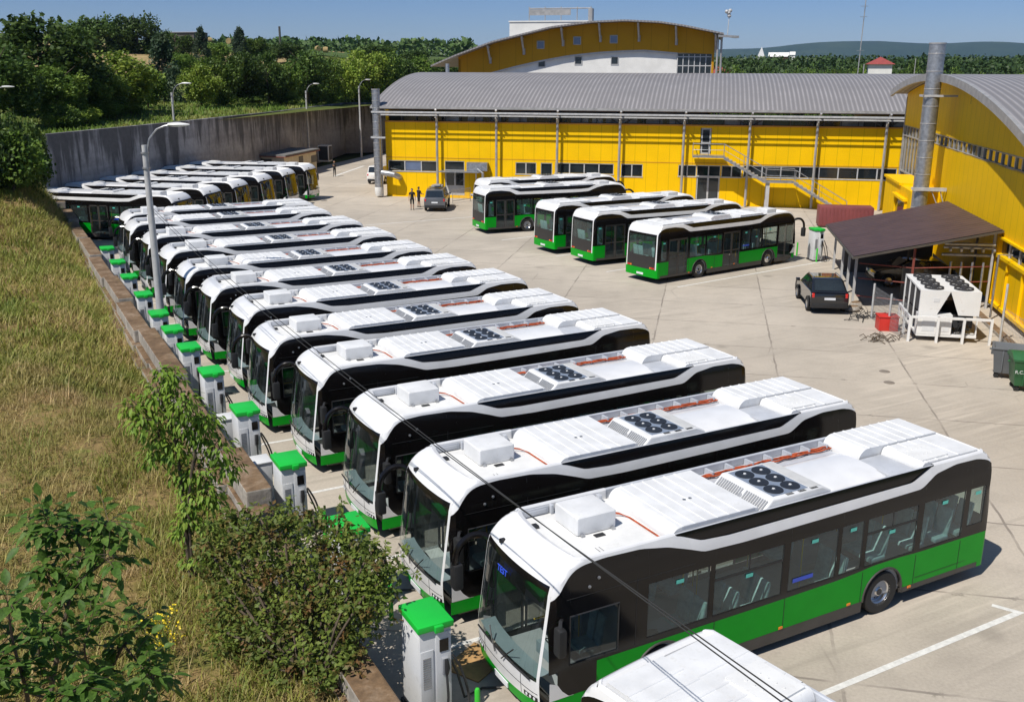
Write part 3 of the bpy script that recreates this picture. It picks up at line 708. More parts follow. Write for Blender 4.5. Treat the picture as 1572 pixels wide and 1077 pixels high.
    b = MB(); p = RP(0, .45, .02); b.box(p[0]-.01, p[0]+.01, -.26, .26, .42, .53); b.build('number_plate', M['plate'], bus)
    # mirrors
    b = MB(); pts = curve_pts([(.45, 1.20, 2.60), (.30, 1.34, 2.68), (.08, 1.44, 2.64), (-.12, 1.48, 2.44), (-.20, 1.48, 2.15), (-.16, 1.48, 1.9)], 4)
    b.tube(pts, .07, 10)
    mr = b.build('mirror_arm', M['black'], bus)
    b = MB(); b.box(-.27, -.07, 1.36, 1.60, 1.58, 2.12); b.build('mirror', M['blackm'], mr, bevel=.05)
    b = MB(); pts = [(.55, -1.24, 2.15), (.45, -1.36, 2.2), (.38, -1.46, 2.12)]; b.tube(pts, .035, 6); m2 = b.build('mirror_arm', M['blackm'], bus)
    b = MB(); b.box(.30, .46, -1.58, -1.36, 1.62, 2.15); b.build('mirror', M['blackm'], m2, bevel=.05)
    # roof camera stub
    b = MB(); p = FP(.45, 2.86, .0); b.box(p[0]-.06, p[0]+.05, p[1]-.035, p[1]+.035, 2.86, 2.94); b.build('roof_camera', M['blackm'], bus, bevel=.015)
    b = MB()
    for x, z in ((1.28, 2.78), (1.08, 2.66)): b.lathe([(.03, 0), (.03, .02), (0, .03)], SP(x, z, -1, .002), (0, -1, 0), 8)
    b.build('side_camera', M['galv'], bus)
    # roof equipment
    b = MB(); b.box(1.55, 2.42, -.10, .72, 2.96, 3.34); rb = b.build('control_box', M['roofwhite'], bus, bevel=.05, seg=3)
    b = MB()
    for x, y in ((1.62, -.13), (2.3, -.13), (1.62, .75), (2.3, .75)): b.box(x, x+.06, y-.03, y+.03, 2.955, 3.02)
    b.build('bracket', M['galv'], rb)
    def ribbed(x0, x1, y0, y1, z0, z1, name, pitch=.29, roll=.22, mat='roofwhite'):
        b = MB(); n = 14
        prof = []
        for i in range(7): a = math.pi/2*i/6; prof.append((x0+roll*(1-math.sin(a)), z1-roll*.9*(1-math.cos(a)))) if False else prof.append((x0+roll*(1-math.cos(a)), z0+(z1-z0)*math.sin(a)))
        x = x0+roll+.05
        while x+pitch < x1:
            prof += [(x, z1), (x+.012, z1+.014), (x+.045, z1+.014), (x+.057, z1)]; x += pitch
        prof += [(x1, z1), (x1+.02, z1-.05), (x1+.02, z0)]
        vs = [(px, y, pz) for px, pz in prof for y in (y0, y1)]
        k = len(prof); fs = [(2*i, 2*i+2, 2*i+3, 2*i+1)[::-1] for i in range(k-1)]
        b.add(vs, fs); b.poly([(px, y0, pz) for px, pz in prof]); b.poly([(px, y1, pz) for px, pz in prof[::-1]])
        return b.build(name, M[mat], bus, ang=30)
    bb = ribbed(2.95, 5.02, -1.085, .96, 2.955, 3.215, 'battery_cover', pitch=.27)
    b = MB(); b.box(3.2, 4.95, -1.088, -1.06, 3.175, 3.22); b.build('latch_strip', M['roofgrey'], bb)
    for x in (3.98, 4.12): b = MB(); b.lathe([(.035, 3.21), (.035, 3.228), (0, 3.23)], (x, -.15, 0), (0, 0, 1), 10); b.build('cap', M['galv'], bb)
    # air conditioning unit with six fans
    b = MB(); b.prism([(5.06, -1.085, 2.96), (6.98, -1.085, 2.96), (6.98, -1.085, 3.16), (6.72, -1.085, 3.285), (5.40, -1.085, 3.285)], (0, 1.52, 0)); ac = b.build('air_conditioner', M['roofwhite'], bus, bevel=.05, seg=3)
    b = MB(); b.box(6.46, 6.74, -1.0, .36, 3.284, 3.292); b.build('cover_plate', M['cabgreyl'], ac)
    b = MB(); b.box(5.50, 6.42, -.98, .34, 3.284, 3.292); fp = b.build('fan_plate', M['fanplate'], ac)
    for x in (5.73, 6.17):
        for y in (.10, -.32, -.74):
            f = MB(); f.lathe([(.20, 3.292), (.195, 3.308), (.05, 3.312)], (x, y, 0), (0, 0, 1), 20)
            fo = f.build('fan', M['fan'], ac); f = MB(); f.lathe([(.03, 3.31), (.03, 3.325), (0, 3.33)], (x, y, 0), (0, 0, 1), 10); f.build('fan_hub', M['cab'], fo)
    b = MB()
    for k in range(22):
        if k == 10: b.lathe([(0, .012), (.06, .012), (.06, 0)], (5.23, -.33, 3.12), (-.69, 0, .72), 14); continue
        y = -1.03+k*.064; b.prism([(5.135, y, 3.045), (5.335, y, 3.235), (5.33, y, 3.245), (5.127, y, 3.053)], (0, .034, 0))
    b.build('grille', M['cabgrey'], ac)
    for i in range(3):
        b = MB()
        for j in range(4): b.box(5.8+.32*i, 5.98+.32*i, -1.06+.02*j, -1.052+.02*j, 3.284, 3.29)
        b.build('vent', M['coil'], ac)
    b = MB(); b.grid(lambda u, v: (6.93+1.85*u, -1.085+1.62*v, 2.98+.20*math.sin(math.pi*min(1, max(0, (v*1.0+.0))))**.35*(1 if u < .93 else (1-u)/.07)), 28, 16)
    b.build('roof_fairing', M['white'], bus, ang=50)
    # rear battery packs
    bb = ribbed(8.95, 11.42, .02, 1.085, 2.955, 3.24, 'battery_cover', roll=.26)
    ribbed(9.62, 11.42, -1.085, .0, 2.955, 3.20, 'battery_cover', roll=.12, pitch=.33)
    b = MB(); b.box(9.75, 10.55, -1.0, -.3, 3.198, 3.235)
    for i in range(4):
        for j in range(2): b.lathe([(.02, 3.23), (.02, 3.248), (0, 3.249)], (9.9+.14*i, -.75+.28*j, 0), (0, 0, 1), 6)
    b.build('service_hatch', M['deck'], bb)
    b = MB(); b.box(8.82, 9.60, -1.1, -.02, 2.965, 3.06); b.build('vent_ramp', M['roofgrey'], bus, bevel=.04)
    # cable channel on the far side
    b = MB(); b.box(5.05, 8.9, .55, 1.085, 2.955, 2.985)
    for k in range(7): b.box(5.5+.55*k, 5.55+.55*k, .82, 1.085, 2.98, 3.12)
    pass
    b.build('cable_tray', M['roofgrey'], bus)
    b = MB()
    rg = random.Random(5)
    for k in range(3): b.tube([(5.1+3.8*i/24, .80+.05*k+rg.uniform(-.02, .02), 3.04+.02*(k % 2)+rg.uniform(-.012, .014)) for i in range(25)], .022, 6)
    for k in range(2): b.tube([(2.42, .40+.07*k, 3.03), (2.58, .32+.08*k, 3.05), (2.76, .24+.06*k, 3.02), (2.88-.02*k, .1, 2.985), (2.91-.02*k, -.95, 2.975)], .011, 5)
    b.build('power_cable', M['orange'], bus)
    b = MB(); b.box(1.86, 2.07, -.28, -.17, 2.965, 2.98); b.box(2.72, 2.82, -.93, -.87, 2.965, 3.0); b.tube([(2.8, -.9, 2.99), (2.95, -.98, 2.985), (3.0, -1.1, 2.98)], .008, 4)
    b.box(1.02, 1.12, .55, .68, 2.965, 3.02)
    b.build('roof_sensor', M['blackm'], bus)
    b = MB()
    for x0, x1 in ((1.0, 1.62), (1.78, 1.95), (2.05, 2.7)):
        y = 1.075; b.box(x0, x1, y-.03, y, 2.97, 3.12); b.box(x0+.08, x1-.06, y-.045, y-.028, 2.99, 3.08)
    b.box(1.64, 1.70, .98, 1.08, 2.96, 3.14); b.box(2.72, 2.80, .94, 1.08, 2.96, 3.12)
    b.build('fairing_liner', M['roofgrey'], bus, bevel=.01)
    # interior
    b = MB(); b.box(.55, 11.6, -1.15, 1.15, .36, .40); b.box(9.4, 11.7, -1.15, 1.15, .40, .75)
    b.box(2.1, 3.3, -1.18, -.5, .4, 1.0); b.box(2.1, 3.3, .5, 1.18, .4, 1.0); b.box(8.0, 9.2, -1.18, -.5, .4, .95); b.box(8.0, 9.2, .5, 1.18, .4, .95)
    b.box(1.86, 1.90, -1.15, -.2, .4, 1.9)
    b.build('interior_floor', M['floor'], bus)
    b = MB(); b.grid(lambda u, v: (.45+.0*u+11.2*u, -1.12+2.24*v, 2.60), 2, 2, flip=True); b.build('ceiling', M['roofgrey'], bus)
    b = MB(); b.grid(lambda u, v: FP(-.84+1.68*u, 1.02, -.04-.42*v) if v < .9 else (lambda p: (p[0], p[1], .7))(FP(-.84+1.68*u, 1.02, -.46)), 10, 4)
    b.box(.62, .80, -.95, -.25, .95, 1.18); b.build('dashboard', M['dash'], bus)
    b = MB(); b.lathe([(.22, -.012), (.235, 0), (.22, .012), (.205, 0), (.22, -.012)], (.82, -.62, 1.22), (.55, 0, .83), 18); b.tube([(.82, -.62, 1.22), (.72, -.62, 1.05)], .03, 6); b.tube([(.82, -.83, 1.22), (.82, -.41, 1.22)], .012, 4)
    b.build('steering_wheel', M['blackm'], bus)
    def seat(x, y, z=.45, wd=.82):
        b = MB(); b.box(x, x+.42, y-wd/2, y+wd/2, z+.35, z+.45)
        b.prism([(x+.38, y-wd/2+.02, z+.42), (x+.44, y-wd/2+.02, z+.42), (x+.54, y-wd/2+.02, z+1.05), (x+.48, y-wd/2+.02, z+1.05)], (0, wd/2-.04, 0))
        b.prism([(x+.38, y+.02, z+.42), (x+.44, y+.02, z+.42), (x+.54, y+.02, z+1.05), (x+.48, y+.02, z+1.05)], (0, wd/2-.04, 0))
        return b.build('seat', M['seat'], bus, bevel=.025)
    seat(1.2, -.66, .65, .5)
    for x in (3.35, 4.15, 4.95, 7.1, 8.3, 9.5, 10.3, 11.0):
        zz = .45 if x < 8 else .85
        seat(x, -.75, zz)
        if x in (3.35, 4.15, 7.1, 8.3, 11.0): seat(x, .75, zz)
    b = MB()
    for x, y in ((2.0, -.3), (2.0, .45), (3.9, -.35), (4.9, .4), (5.25, .95), (6.8, .95), (7.1, -.35), (9.55, .95), (9.5, -.35)): b.tube([(x, y, .45), (x, y, 2.58)], .018, 6)
    b.tube([(1.0, .5, 1.1), (1.6, .5, 1.1), (1.9, .45, 1.2)], .018, 6)
    b.build('handrail', M['yellowbar'], bus)
    return bus
bus0 = make_bus(); BCH = childmap()
bus_used = [False]
ORD = ['', 'second', 'third', 'fourth', 'fifth', 'sixth', 'seventh', 'eighth', 'ninth', 'tenth', 'eleventh', 'twelfth']
def place_bus(x, y, a, label, group):
    o = bus0 if not bus_used[0] else dup_tree(bus0, BCH)
    bus_used[0] = True
    o.location = (x, y, 0); o.rotation_euler = (0, 0, a+random.Random(label).uniform(-.006, .006)); o['label'] = label; o['group'] = group; o['category'] = 'bus'
    return o
buses = []
for i in range(12):
    lab = ('nearest bus of the long charging row, whole green flank and rear wheel showing' if i == 0 else
           'farthest bus of the long charging row, next to the left group of buses' if i == 11 else
           '%s nearest bus of the long charging row, nose toward the block wall' % ORD[i])
    buses.append(place_bus(XB[i], YB[i]+1.275, 0, lab, 'buses in the long charging row'))
for i, t in enumerate((44.9, 49.2, 53.6, 58.0, 62.6, 67.2)):
    p = ST(-32.2, t+1.275+.3)
    lab = ['nearest of the six buses backed against the retaining wall, green side showing', 'second nearest of the six buses backed against the concrete retaining wall', 'third nearest of the six buses backed against the tall concrete wall',
           'fourth nearest of the six buses backed against the tall concrete wall', 'second farthest of the six buses backed against the tall concrete wall', 'farthest of the six buses backed against the tall concrete wall, by the shed'][i]
    place_bus(p.x, p.y, A0+math.pi, lab, 'buses backed against the retaining wall')
for i, (x, y) in enumerate([(24.45, 29.65), (24.22, 35.7), (24.15, 40.15), (23.85, 49.3), (26.3, 54.0)]):
    a = (.138, .012, .035, -.07, -.05)[i]
    fx = x+12*math.cos(a)-1.275*math.sin(a); fy = y+12*math.sin(a)+1.275*math.cos(a)
    lab = ['bus with doors and both wheels in view, parked by the lone charger near the canopy', 'second bus from the canopy in the group by the yellow hall', 'third bus from the canopy in the group by the yellow hall, rear panel to camera',
           'leftmost bus of the group by the yellow hall, rear window and door showing', 'bus mostly hidden, closest to the yellow hall wall'][i]
    place_bus(fx, fy, math.pi+a, lab, 'buses parked in front of the yellow hall')
a = math.atan2(2.4, -.38); cx_, cy_ = 1.64-1.275*math.cos(a-math.pi/2), -2.62-1.275*math.sin(a-math.pi/2)
place_bus(cx_-12*math.cos(a)-.10, cy_-12*math.sin(a)+.42, a, 'bus cut off by the bottom edge, white roof end parked across the nearest bus', 'bus parked across the bays')
# text on the nearest bus's display and paper behind the windshield of the second
def text(s_, name, size, loc, rot, mat, parent, ext=.004):
    c = bpy.data.curves.new(name, 'FONT'); c.body = s_; c.size = size; c.extrude = ext; c.align_x = 'CENTER'; c.align_y = 'CENTER'
    o = bpy.data.objects.new(name, c); col.objects.link(o)
    dg = bpy.context.evaluated_depsgraph_get(); me = bpy.data.meshes.new_from_object(o.evaluated_get(dg)); bpy.data.objects.remove(o)
    me.materials.clear(); me.materials.append(mat)
    o = bpy.data.objects.new(name, me); col.objects.link(o); o.location = loc; o.rotation_euler = rot; o.parent = parent
    return o
m_, nt_, b_ = nodes('blue_led'); b_.inputs['Base Color'].default_value = (.02, .05, .4, 1); b_.inputs['Emission Color'].default_value = (.05, .15, 1, 1); b_.inputs['Emission Strength'].default_value = .35; M['led'] = m_
text('TEST', 'display_text', .17, (.155+.0, .22, 2.49), (math.pi/2-.13, 0, -math.pi/2), M['led'], bus0)
b = MB(); b.quad((.35, -.1, 1.05), (.7, -.15, 1.06), (.72, .28, 1.06), (.38, .30, 1.05)); b.build('paper', M['paint'], buses[1])
# ================================================================== BUILDINGS
class LB(MB):
    """builder whose coordinates are (s,t,z) in the building frame relative to an origin"""
def root_st(name, s, t, label, cat, group=None, z=0):
    e = empty(name, ST(s, t, z), A0, label, cat, group); return e
HS, HT = -26.9, 73.0
hall = root_st('depot_hall', HS, HT, 'long yellow depot hall with grey curved standing seam roof and upper window strip', 'industrial building')
L = 45.2
def wall_cut(b, x0, x1, z0, z1, y, holes):
    """front wall panel (faces -y) with rectangular holes (a,c,za,zb), one row of holes, 3 m of wall either side untouched"""
    x = x0
    for a, c, za, zb in sorted(holes):
        if a > x: b.box(x, a, y, y+.25, z0, z1)
        if za > z0: b.box(a, c, y, y+.25, z0, za)
        if zb < z1: b.box(a, c, y, y+.25, zb, z1)
        x = c
    if x1 > x: b.box(x, x1, y, y+.25, z0, z1)
o = lambda s: s-HS
LOW = [(o(-26.7), o(-21.95), 2.38, 3.32), (o(-21.3), o(-19.45), .25, 3.36), (o(-14.7), o(-12.8), 2.35, 3.36), (o(-12.4), o(-11.35), 2.35, 3.36), (o(-11.1), o(-5.85), 2.5, 3.4), (o(-5.2), o(-3.3), 2.35, 3.42), (o(-.2), o(1.35), 2.48, 3.44), (o(1.4), o(3.4), .15, 3.44), (o(3.5), o(5.2), 2.5, 3.45), (o(5.35), o(17.9), 2.55, 3.5)]
b = MB(); wall_cut(b, 0, L, .12, 3.60, 0, LOW); w1 = b.build('wall', M['yellow'], hall, smooth=False)
b = MB(); wall_cut(b, 0, L, 3.605, 6.75, .02, [(o(1.55), o(2.5), 4.38, 6.6)]); w2 = b.build('wall', M['yellow'], hall, smooth=False)
b = MB(); b.box(0, .25, .26, 32, .12, 8.0); b.box(L, L+.25, .26, 32, .12, 8.0); b.box(-.02, L, -.08, .3, 0, .12); b.build('wall', M['yellow'], hall, smooth=False)
b = MB(); b.box(-.03, L, -.06, .02, 6.75, 6.86); b.box(0, L, -.025, .0, 3.58, 3.62); b.build('wall_trim', plain('orange_trim', (.55, .25, .03), .5), hall, smooth=False)
def window_set(parent, a, c, za, zb, y, n, mat=None, name='window', fr='greypaint'):
    b = MB(); b.box(a, c, y+.10, y+.13, za, zb); wo = b.build(name, mat or M['wallglass'], parent, smooth=False)
    b = MB()
    for i in range(n+1): x = a+(c-a)*i/n; b.box(max(a, x-.05), min(c, x+.05), y+.02, y+.14, za, zb)
    b.box(a-.04, c+.04, y-.04, y+.12, za-.10, za-.004); b.box(a, c, y+.02, y+.12, zb-.07, zb)
    b.build(name+'_frame', M[fr], wo, smooth=False); return wo
for i, (a, c, za, zb) in enumerate(LOW):
    if i in (1, 7):
        window_set(hall, a, c, 2.55, zb, 0, 2 if i == 7 else 1)
        b = MB(); b.box(a, c, .06, .12, za, 2.5); d = b.build('door', M['greypaint'], hall, smooth=False)
        b = MB(); mid = (a+c)/2
        for x0, x1 in ((a+.12, mid-.08), (mid+.08, c-.12)): b.box(x0, x1, .045, .06, za+(.9 if i == 1 else .2), 2.35)
        b.build('door_glass', M['wallglass'], d, smooth=False)
    else:
        n = {0: 3, 4: 4, 8: 2, 9: 8}.get(i, 1 if c-a < 1.5 else 2)
        w_ = window_set(hall, a, c, za, zb, 0, n)
        if i == 0:
            b = MB(); b.box(a+1.62, a+3.12, .085, .10, za+.05, zb-.07); b.build('blind', M['blueglass'], w_, smooth=False)
b = MB(); b.box(o(1.62), o(2.43), .08, .12, 4.38, 6.6); d = b.build('door', M['greypaint'], hall, smooth=False)
b = MB(); b.box(o(1.74), o(2.31), .065, .08, 4.55, 5.3); b.box(o(1.74), o(2.31), .065, .08, 5.42, 6.45); b.build('door_glass', M['wallglass'], d, smooth=False)
# clerestory
b = MB(); b.box(0, L, .5, .55, 6.75, 7.50); cl = b.build('clerestory_window', M['wallglass'], hall, smooth=False)
b = MB(); rg = random.Random(11); x = 5.5
while x < L-1:
    wd = rg.uniform(.9, 1.9)
    if rg.random() < .75: b.box(x, x+wd, .46, .495, 6.88, 7.32)
    x += wd+rg.uniform(.25, .9)
b.build('painted_lit_pane', M['interiorlight'], cl, smooth=False)  # pale boxes before the glass, painted as lit interior
b = MB()
for i in range(0, 33): b.box(.1+i*1.375, .18+i*1.375, .3, .46, 6.86, 7.5)
for k in range(8):
    x = 5.05+5.5*k; b.tube([(x+.3, .38, 6.9), (x+1.3, .38, 7.45)], .06, 4); b.tube([(x-.3, .38, 6.9), (x-1.3, .38, 7.45)], .06, 4)
b.build('clerestory_frame', M['darktrim'], cl)
# roof
def arcp(t0, t1, z0, zc, n, th=0):
    tm = (t0+t1)/2; h = zc-z0; r = ((t1-t0)**2/4+h*h)/(2*h); a = math.asin((t1-t0)/2/r)
    return [(tm+(r+th)*math.sin(-a+2*a*i/n), zc-r+(r+th)*math.cos(-a+2*a*i/n)) for i in range(n+1)]
def barrel(x0, x1, t0, t1, z0, zc, th, n=36):
    up = arcp(t0, t1, z0, zc, n); dn = arcp(t0, t1, z0, zc, n, -th); b = MB()
    b.add([(x, t, z) for t, z in up for x in (x0, x1)], [(2*i, 2*i+1, 2*i+3, 2*i+2) for i in range(n)])
    b.add([(x, t, z) for t, z in dn for x in (x0, x1)], [(2*i, 2*i+2, 2*i+3, 2*i+1) for i in range(n)])
    for x in (x0, x1):
        for i in range(n): b.add([(x, *up[i]), (x, *up[i+1]), (x, *dn[i+1]), (x, *dn[i])], [(0, 1, 2, 3)])
    b.add([(x0, *up[0]), (x1, *up[0]), (x1, *dn[0]), (x0, *dn[0])], [(0, 1, 2, 3)]); b.add([(x0, *up[-1]), (x1, *up[-1]), (x1, *dn[-1]), (x0, *dn[-1])], [(3, 2, 1, 0)])
    return b
barrel(-1.0, L+6, -1.0, 32.5, 8.16, 11.10, .16).build('roof', M['roof'], hall, ang=30)
b = barrel(0, .2, .4, 31, 8.0, 10.4, 2.2); b.build('gable', M['metalgrey'], hall, ang=30)
b = MB(); b.box(-1.0, L, -1.12, -1.0, 7.98, 8.18); b.build('gutter', M['metalgrey'], hall, smooth=False)
b = MB(); b.box(0, L, -.95, .6, 7.9, 7.97); b.build('soffit', plain('brown_soffit', (.22, .15, .11), .7), hall, smooth=False)
b = MB(); b.box(-.8, L-.4, -1.44, -1.39, 7.60, 7.76); b.box(-.8, L-.4, -1.02, -.97, 7.37, 7.50); b.build('canopy_blade', M['greypaint'], hall, smooth=False)
# louvre rails that throw the two long shadows
for k in range(9):
    s_ = -27.35+5.5*k
    b = MB(); x = o(s_)
    b.tube([(x, -.55, .05), (x, -.55, 7.5)], .11, 10); b.tube([(x-.02, -.5, 7.35), (x+.12, -1.3, 7.95)], .09, 8)
    b.tube([(x, -1.0, 7.25), (x, .0, 6.3)], .05, 6)
    b.build('post', M['metalgrey'], hall)
# stair
stair = root_st('steel_stair', 1.0, 71.6, 'galvanised outside stair with landing zigzagging down the yellow hall', 'staircase')
o2 = lambda s: s-1.0
b = MB(); b.box(0, 2.7, -.35, 1.2, 4.22, 4.36); b.box(o2(7.1), o2(9.5), -.35, 1.0, 2.24, 2.36); b.build('landing', M['galv'], stair, smooth=False)
b = MB()
for (xa, za, xc, zc_) in ((o2(3.6), 4.28, o2(7.1), 2.34), (o2(9.5), 2.3, o2(13.4), .05)):
    for y in (-.33, .92): b.prism([(xa, y, za-.16), (xa, y, za+.04), (xc, y, zc_+.04), (xc, y, zc_-.16)], (0, .06, 0))
b.build('stringer', M['galv'], stair, smooth=False)
b = MB()
for (xa, za, xc, zc_) in ((o2(3.6), 4.28, o2(7.1), 2.34), (o2(9.5), 2.3, o2(13.4), .05)):
    n = 11
    for i in range(n): x = xa+(xc-xa)*(i+.3)/n; z = za+(zc_-za)*(i+.5)/n; b.box(x, x+.30, -.27, .92, z-.03, z+.02)
b.build('tread', M['metalgrey'], stair, smooth=False)
b = MB()
for y in (-.33,):
    path = [(0, y, 5.38), (o2(3.6), y, 5.38), (o2(7.3), y, 3.36), (o2(9.6), y, 3.32), (o2(13.9), y, .85)]
    b.tube(path, .035, 6); b.tube([(p[0], y, p[2]-.5) for p in path], .022, 5)
    for x, z in ((0, 4.3), (1.3, 4.3), (2.6, 4.3), (o2(5.3), 3.3), (o2(7.2), 2.3), (o2(8.4), 2.3), (o2(9.6), 2.25), (o2(11.6), 1.1), (o2(13.9), 0)): b.tube([(x, y, z), (x, y, z+1.08 if x < o2(13.8) else .85)], .03, 6)
b.tube([(0, -.33, 5.38), (0, 1.1, 5.38)], .035, 6); b.tube([(o2(7.2), .95, 2.3), (o2(7.2), .95, 3.4), (o2(9.6), .95, 3.35), (o2(9.6), .95, 2.3)], .03, 6)
b.build('railing', M['galv'], stair)
b = MB(); b.box(o2(7.25), o2(7.55), -.2, 0, 0, 2.25); b.box(o2(7.25), o2(7.55), .7, .9, 0, 2.25); b.build('column', M['greypaint'], stair, smooth=False)
# flues
def flue(name, s, t, z0, z1, r, label, rings=.62):
    e = root_st(name, s, t, label, 'chimney'); b = MB()
    b.tube([(0, 0, z0), (0, 0, z1)], r, 20); b.build('pipe', M['galv'], e)
    z = z0+.3
    b = MB()
    while z < z1: b.lathe([(r, -.03), (r+.018, -.02), (r+.018, .02), (r, .03)], (0, 0, z), (0, 0, 1), 20); z += rings
    b.lathe([(r+.03, -.08), (r+.03, 0), (r-.03, 0), (r-.03, -.5)], (0, 0, z1+.02), (0, 0, 1), 20)
    b.build('joint_ring', M['metalgrey'], e); return e
fl = flue('flue', -27.35, 72.0, .9, 9.65, .36, 'silver ringed flue at the left corner of the yellow hall')
b = MB(); b.lathe([(0, 0), (.3, .1), (.38, .4), (.38, .8), (.34, 1.0)], (0, 0, .05), (0, 0, 1), 16); b.build('flue_foot', M['render'], fl)
b = MB(); pts = [(.2, .05, 2.25), (.9, .0, 2.2), (1.45, .05, 2.1), (1.75, .4, 1.9), (1.75, .95, 1.75)]; b.tube(pts, .26, 12); b.build('elbow', M['galv'], fl)
b = MB(); b.box(-.5, .9, -.4, -.32, 5.35, 5.5); b.box(-.5, -.42, -.4, .9, 5.35, 5.5); b.box(.3, .42, .0, .1, .1, 7.6); b.build('bracket', M['greypaint'], fl)
fr_ = flue('flue', 15.2, 49.3, 0, 12.9, .46, 'tall silver ringed flue in front of the arched yellow gable', 1.0)
b = MB(); b.box(-.6, 1.35, -.5, -.42, 9.85, 9.97); b.box(-.6, -.5, -.5, .55, 9.85, 9.97); b.build('bracket', M['greypaint'], fr_); b = MB(); b.box(-.55, 1.35, -.62, -.5, 4.35, 4.55); b.box(-.55, 1.35, -.05, 0.05, 4.35, 4.5)
b.tube([(.5, -.5, 4.4), (1.35, -.5, 2.6)], .03, 5); b.tube([(1.0, -.5, 4.4), (1.35, -.5, 3.4)], .03, 5); b.build('bracket', M['greypaint'], fr_)
# ---- wing with arched gable facing the yard
WS = 16.6
wing = root_st('workshop_wing', WS, 31, 'yellow workshop wing with arched roof edge and glazed strip behind the canopy', 'industrial building')
AZ = lambda t: 11.15-.0062*(t-51.3)**2
Rm = Matrix.Rotation(0, 4, 'Z')
def gface(b, t0, t1, z0, zf, dx=0.0, n=24):
    """wall piece on the plane s=WS, between z0 and zf(t)"""
    for i in range(n):
        a = t0+(t1-t0)*i/n; c = t0+(t1-t0)*(i+1)/n
        za = zf(a) if callable(zf) else zf; zc_ = zf(c) if callable(zf) else zf
        b.add([(dx, a-31, z0), (dx, c-31, z0), (dx, c-31, zc_), (dx, a-31, za), (dx+.25, a-31, z0), (dx+.25, c-31, z0), (dx+.25, c-31, zc_), (dx+.25, a-31, za)],
              [(0, 3, 2, 1), (4, 5, 6, 7), (3, 7, 6, 2), (0, 1, 5, 4)])
b = MB(); gface(b, 12, 64.8, 7.45, lambda t: max(7.5, AZ(t)-.28)); b.build('wall', M['yellow'], wing, smooth=False)
b = MB()
gface(b, 36.6, 58.2, .3, 6.85); gface(b, 12, 36.6, 3.55, 6.85); gface(b, 12, 36.6, .3, 2.75); b.build('wall', M['yellow'], wing, smooth=False)
b = MB(); b.box(-.18, .12, 31-31-19, 37.0-31, 2.62, 2.78); b.box(-.18, .12, -19, 37.0-31, .28, .44); b.box(-.14, .1, -19, 37-31, 3.52, 3.62)
for t in (36.5, 34.6, 32.2): b.box(-.12, .02, t-31, t-31+.14, .4, 2.7)
b.box(-.15, .1, 5.5, 5.75, .3, 3.9)
b.build('wall_ledge', M['yellow'], wing, smooth=False)
b = MB(); b.box(.10, .13, 12-31, 58.2-31, 6.85, 7.45); b.box(.10, .13, 58.2-31, 64.8-31, 4.2, 7.45); sw = b.build('strip_window', plain('mirror_glass', (.25, .22, .12), .06, metal=.75), wing, smooth=False)
b = MB(); t = 12
while t < 64.8:
    b.box(.02, .12, t-31-.04, t-31+.04, 6.85 if t < 58.2 else 4.2, 7.45); t += 1.15
b.box(0, .14, -19, 27.2, 6.78, 6.87); b.box(0, .14, -19, 33.8, 7.42, 7.5); b.box(0, .14, 27.2, 33.8, 6.7, 6.78); b.box(0, .14, 27.2, 33.8, 4.1, 4.2)
b.build('window_frame', M['metalgrey'], sw, smooth=False)
b = MB(); b.box(.08, .12, -19, 36.4-31, 2.78, 3.52); lw = b.build('window', M['wallglass'], wing, smooth=False)
b = MB()
for i in range(16): b.box(.02, .12, -18.4+i*1.6, -18.3+i*1.6, 2.78, 3.52)
b.build('window_frame', M['greypaint'], lw, smooth=False)
def arcroof(t0, t1, x0, x1, th, zo=0, n=44):
    b = MB(); P = [(t0+(t1-t0)*i/n) for i in range(n+1)]
    for x in (x0, x1):
        for i in range(n): b.add([(x, P[i]-31, AZ(P[i])+zo), (x, P[i+1]-31, AZ(P[i+1])+zo), (x, P[i+1]-31, AZ(P[i+1])-th), (x, P[i]-31, AZ(P[i])-th)], [(0, 1, 2, 3) if x == x0 else (3, 2, 1, 0)])
    b.add([(x, t-31, AZ(t)+zo) for t in P for x in (x0, x1)], [(2*i, 2*i+1, 2*i+3, 2*i+2) for i in range(n)])
    b.add([(x, t-31, AZ(t)-th) for t in P for x in (x0, x1)], [(2*i, 2*i+2, 2*i+3, 2*i+1) for i in range(n)])
    for t in (t0, t1): b.add([(x0, t-31, AZ(t)+zo), (x1, t-31, AZ(t)+zo), (x1, t-31, AZ(t)-th), (x0, t-31, AZ(t)-th)], [(0, 1, 2, 3)])
    return b
arcroof(16, 65.4, -1.05, 45, .22).build('roof', M['roof'], wing, ang=30)
arcroof(16, 65.5, -1.12, -.94, .40, .04).build('fascia', M['metalgrey'], wing, ang=30)
b = MB(); b.box(.0, .2, 45.6-31, 45.9-31, 9.55, 10.15); b.build('floodlight', M['blackm'], wing)
b = MB(); b.box(-.04, .35, 64.6-31, 64.8-31, .2, 9.5); b.box(-.1, .2, 58.1-31, 58.35-31, .2, 6.8); b.build('corner_trim', M['metalgrey'], wing, smooth=False)
# annex in the corner between hall and wing
an = root_st('entrance_annex', 14.9, 50.5, 'small yellow annex with a sloping parapet between the flue and the stair', 'annex')
b = MB(); b.box(0, 1.7, 0, 9.5, 0, 4.1); b.box(-.12, 1.7, 3.5, 9.6, 4.1, 4.25); b.build('wall', M['yellow'], an, smooth=False)
b = MB(); b.box(-.14, .02, 1.0, 1.25, .2, 3.4); b.box(-.14, .02, 4.6, 4.85, .2, 3.4); b.box(-.3, .02, .9, 5.0, 3.35, 3.5); b.box(-.14, .02, 1.0, 4.8, 1.4, 1.52); b.build('frame', M['yellow'], an, smooth=False)
b = MB(); b.box(-.02, .0, 1.3, 4.5, 1.6, 3.2); b.build('window', M['wallglass'], an, smooth=False)
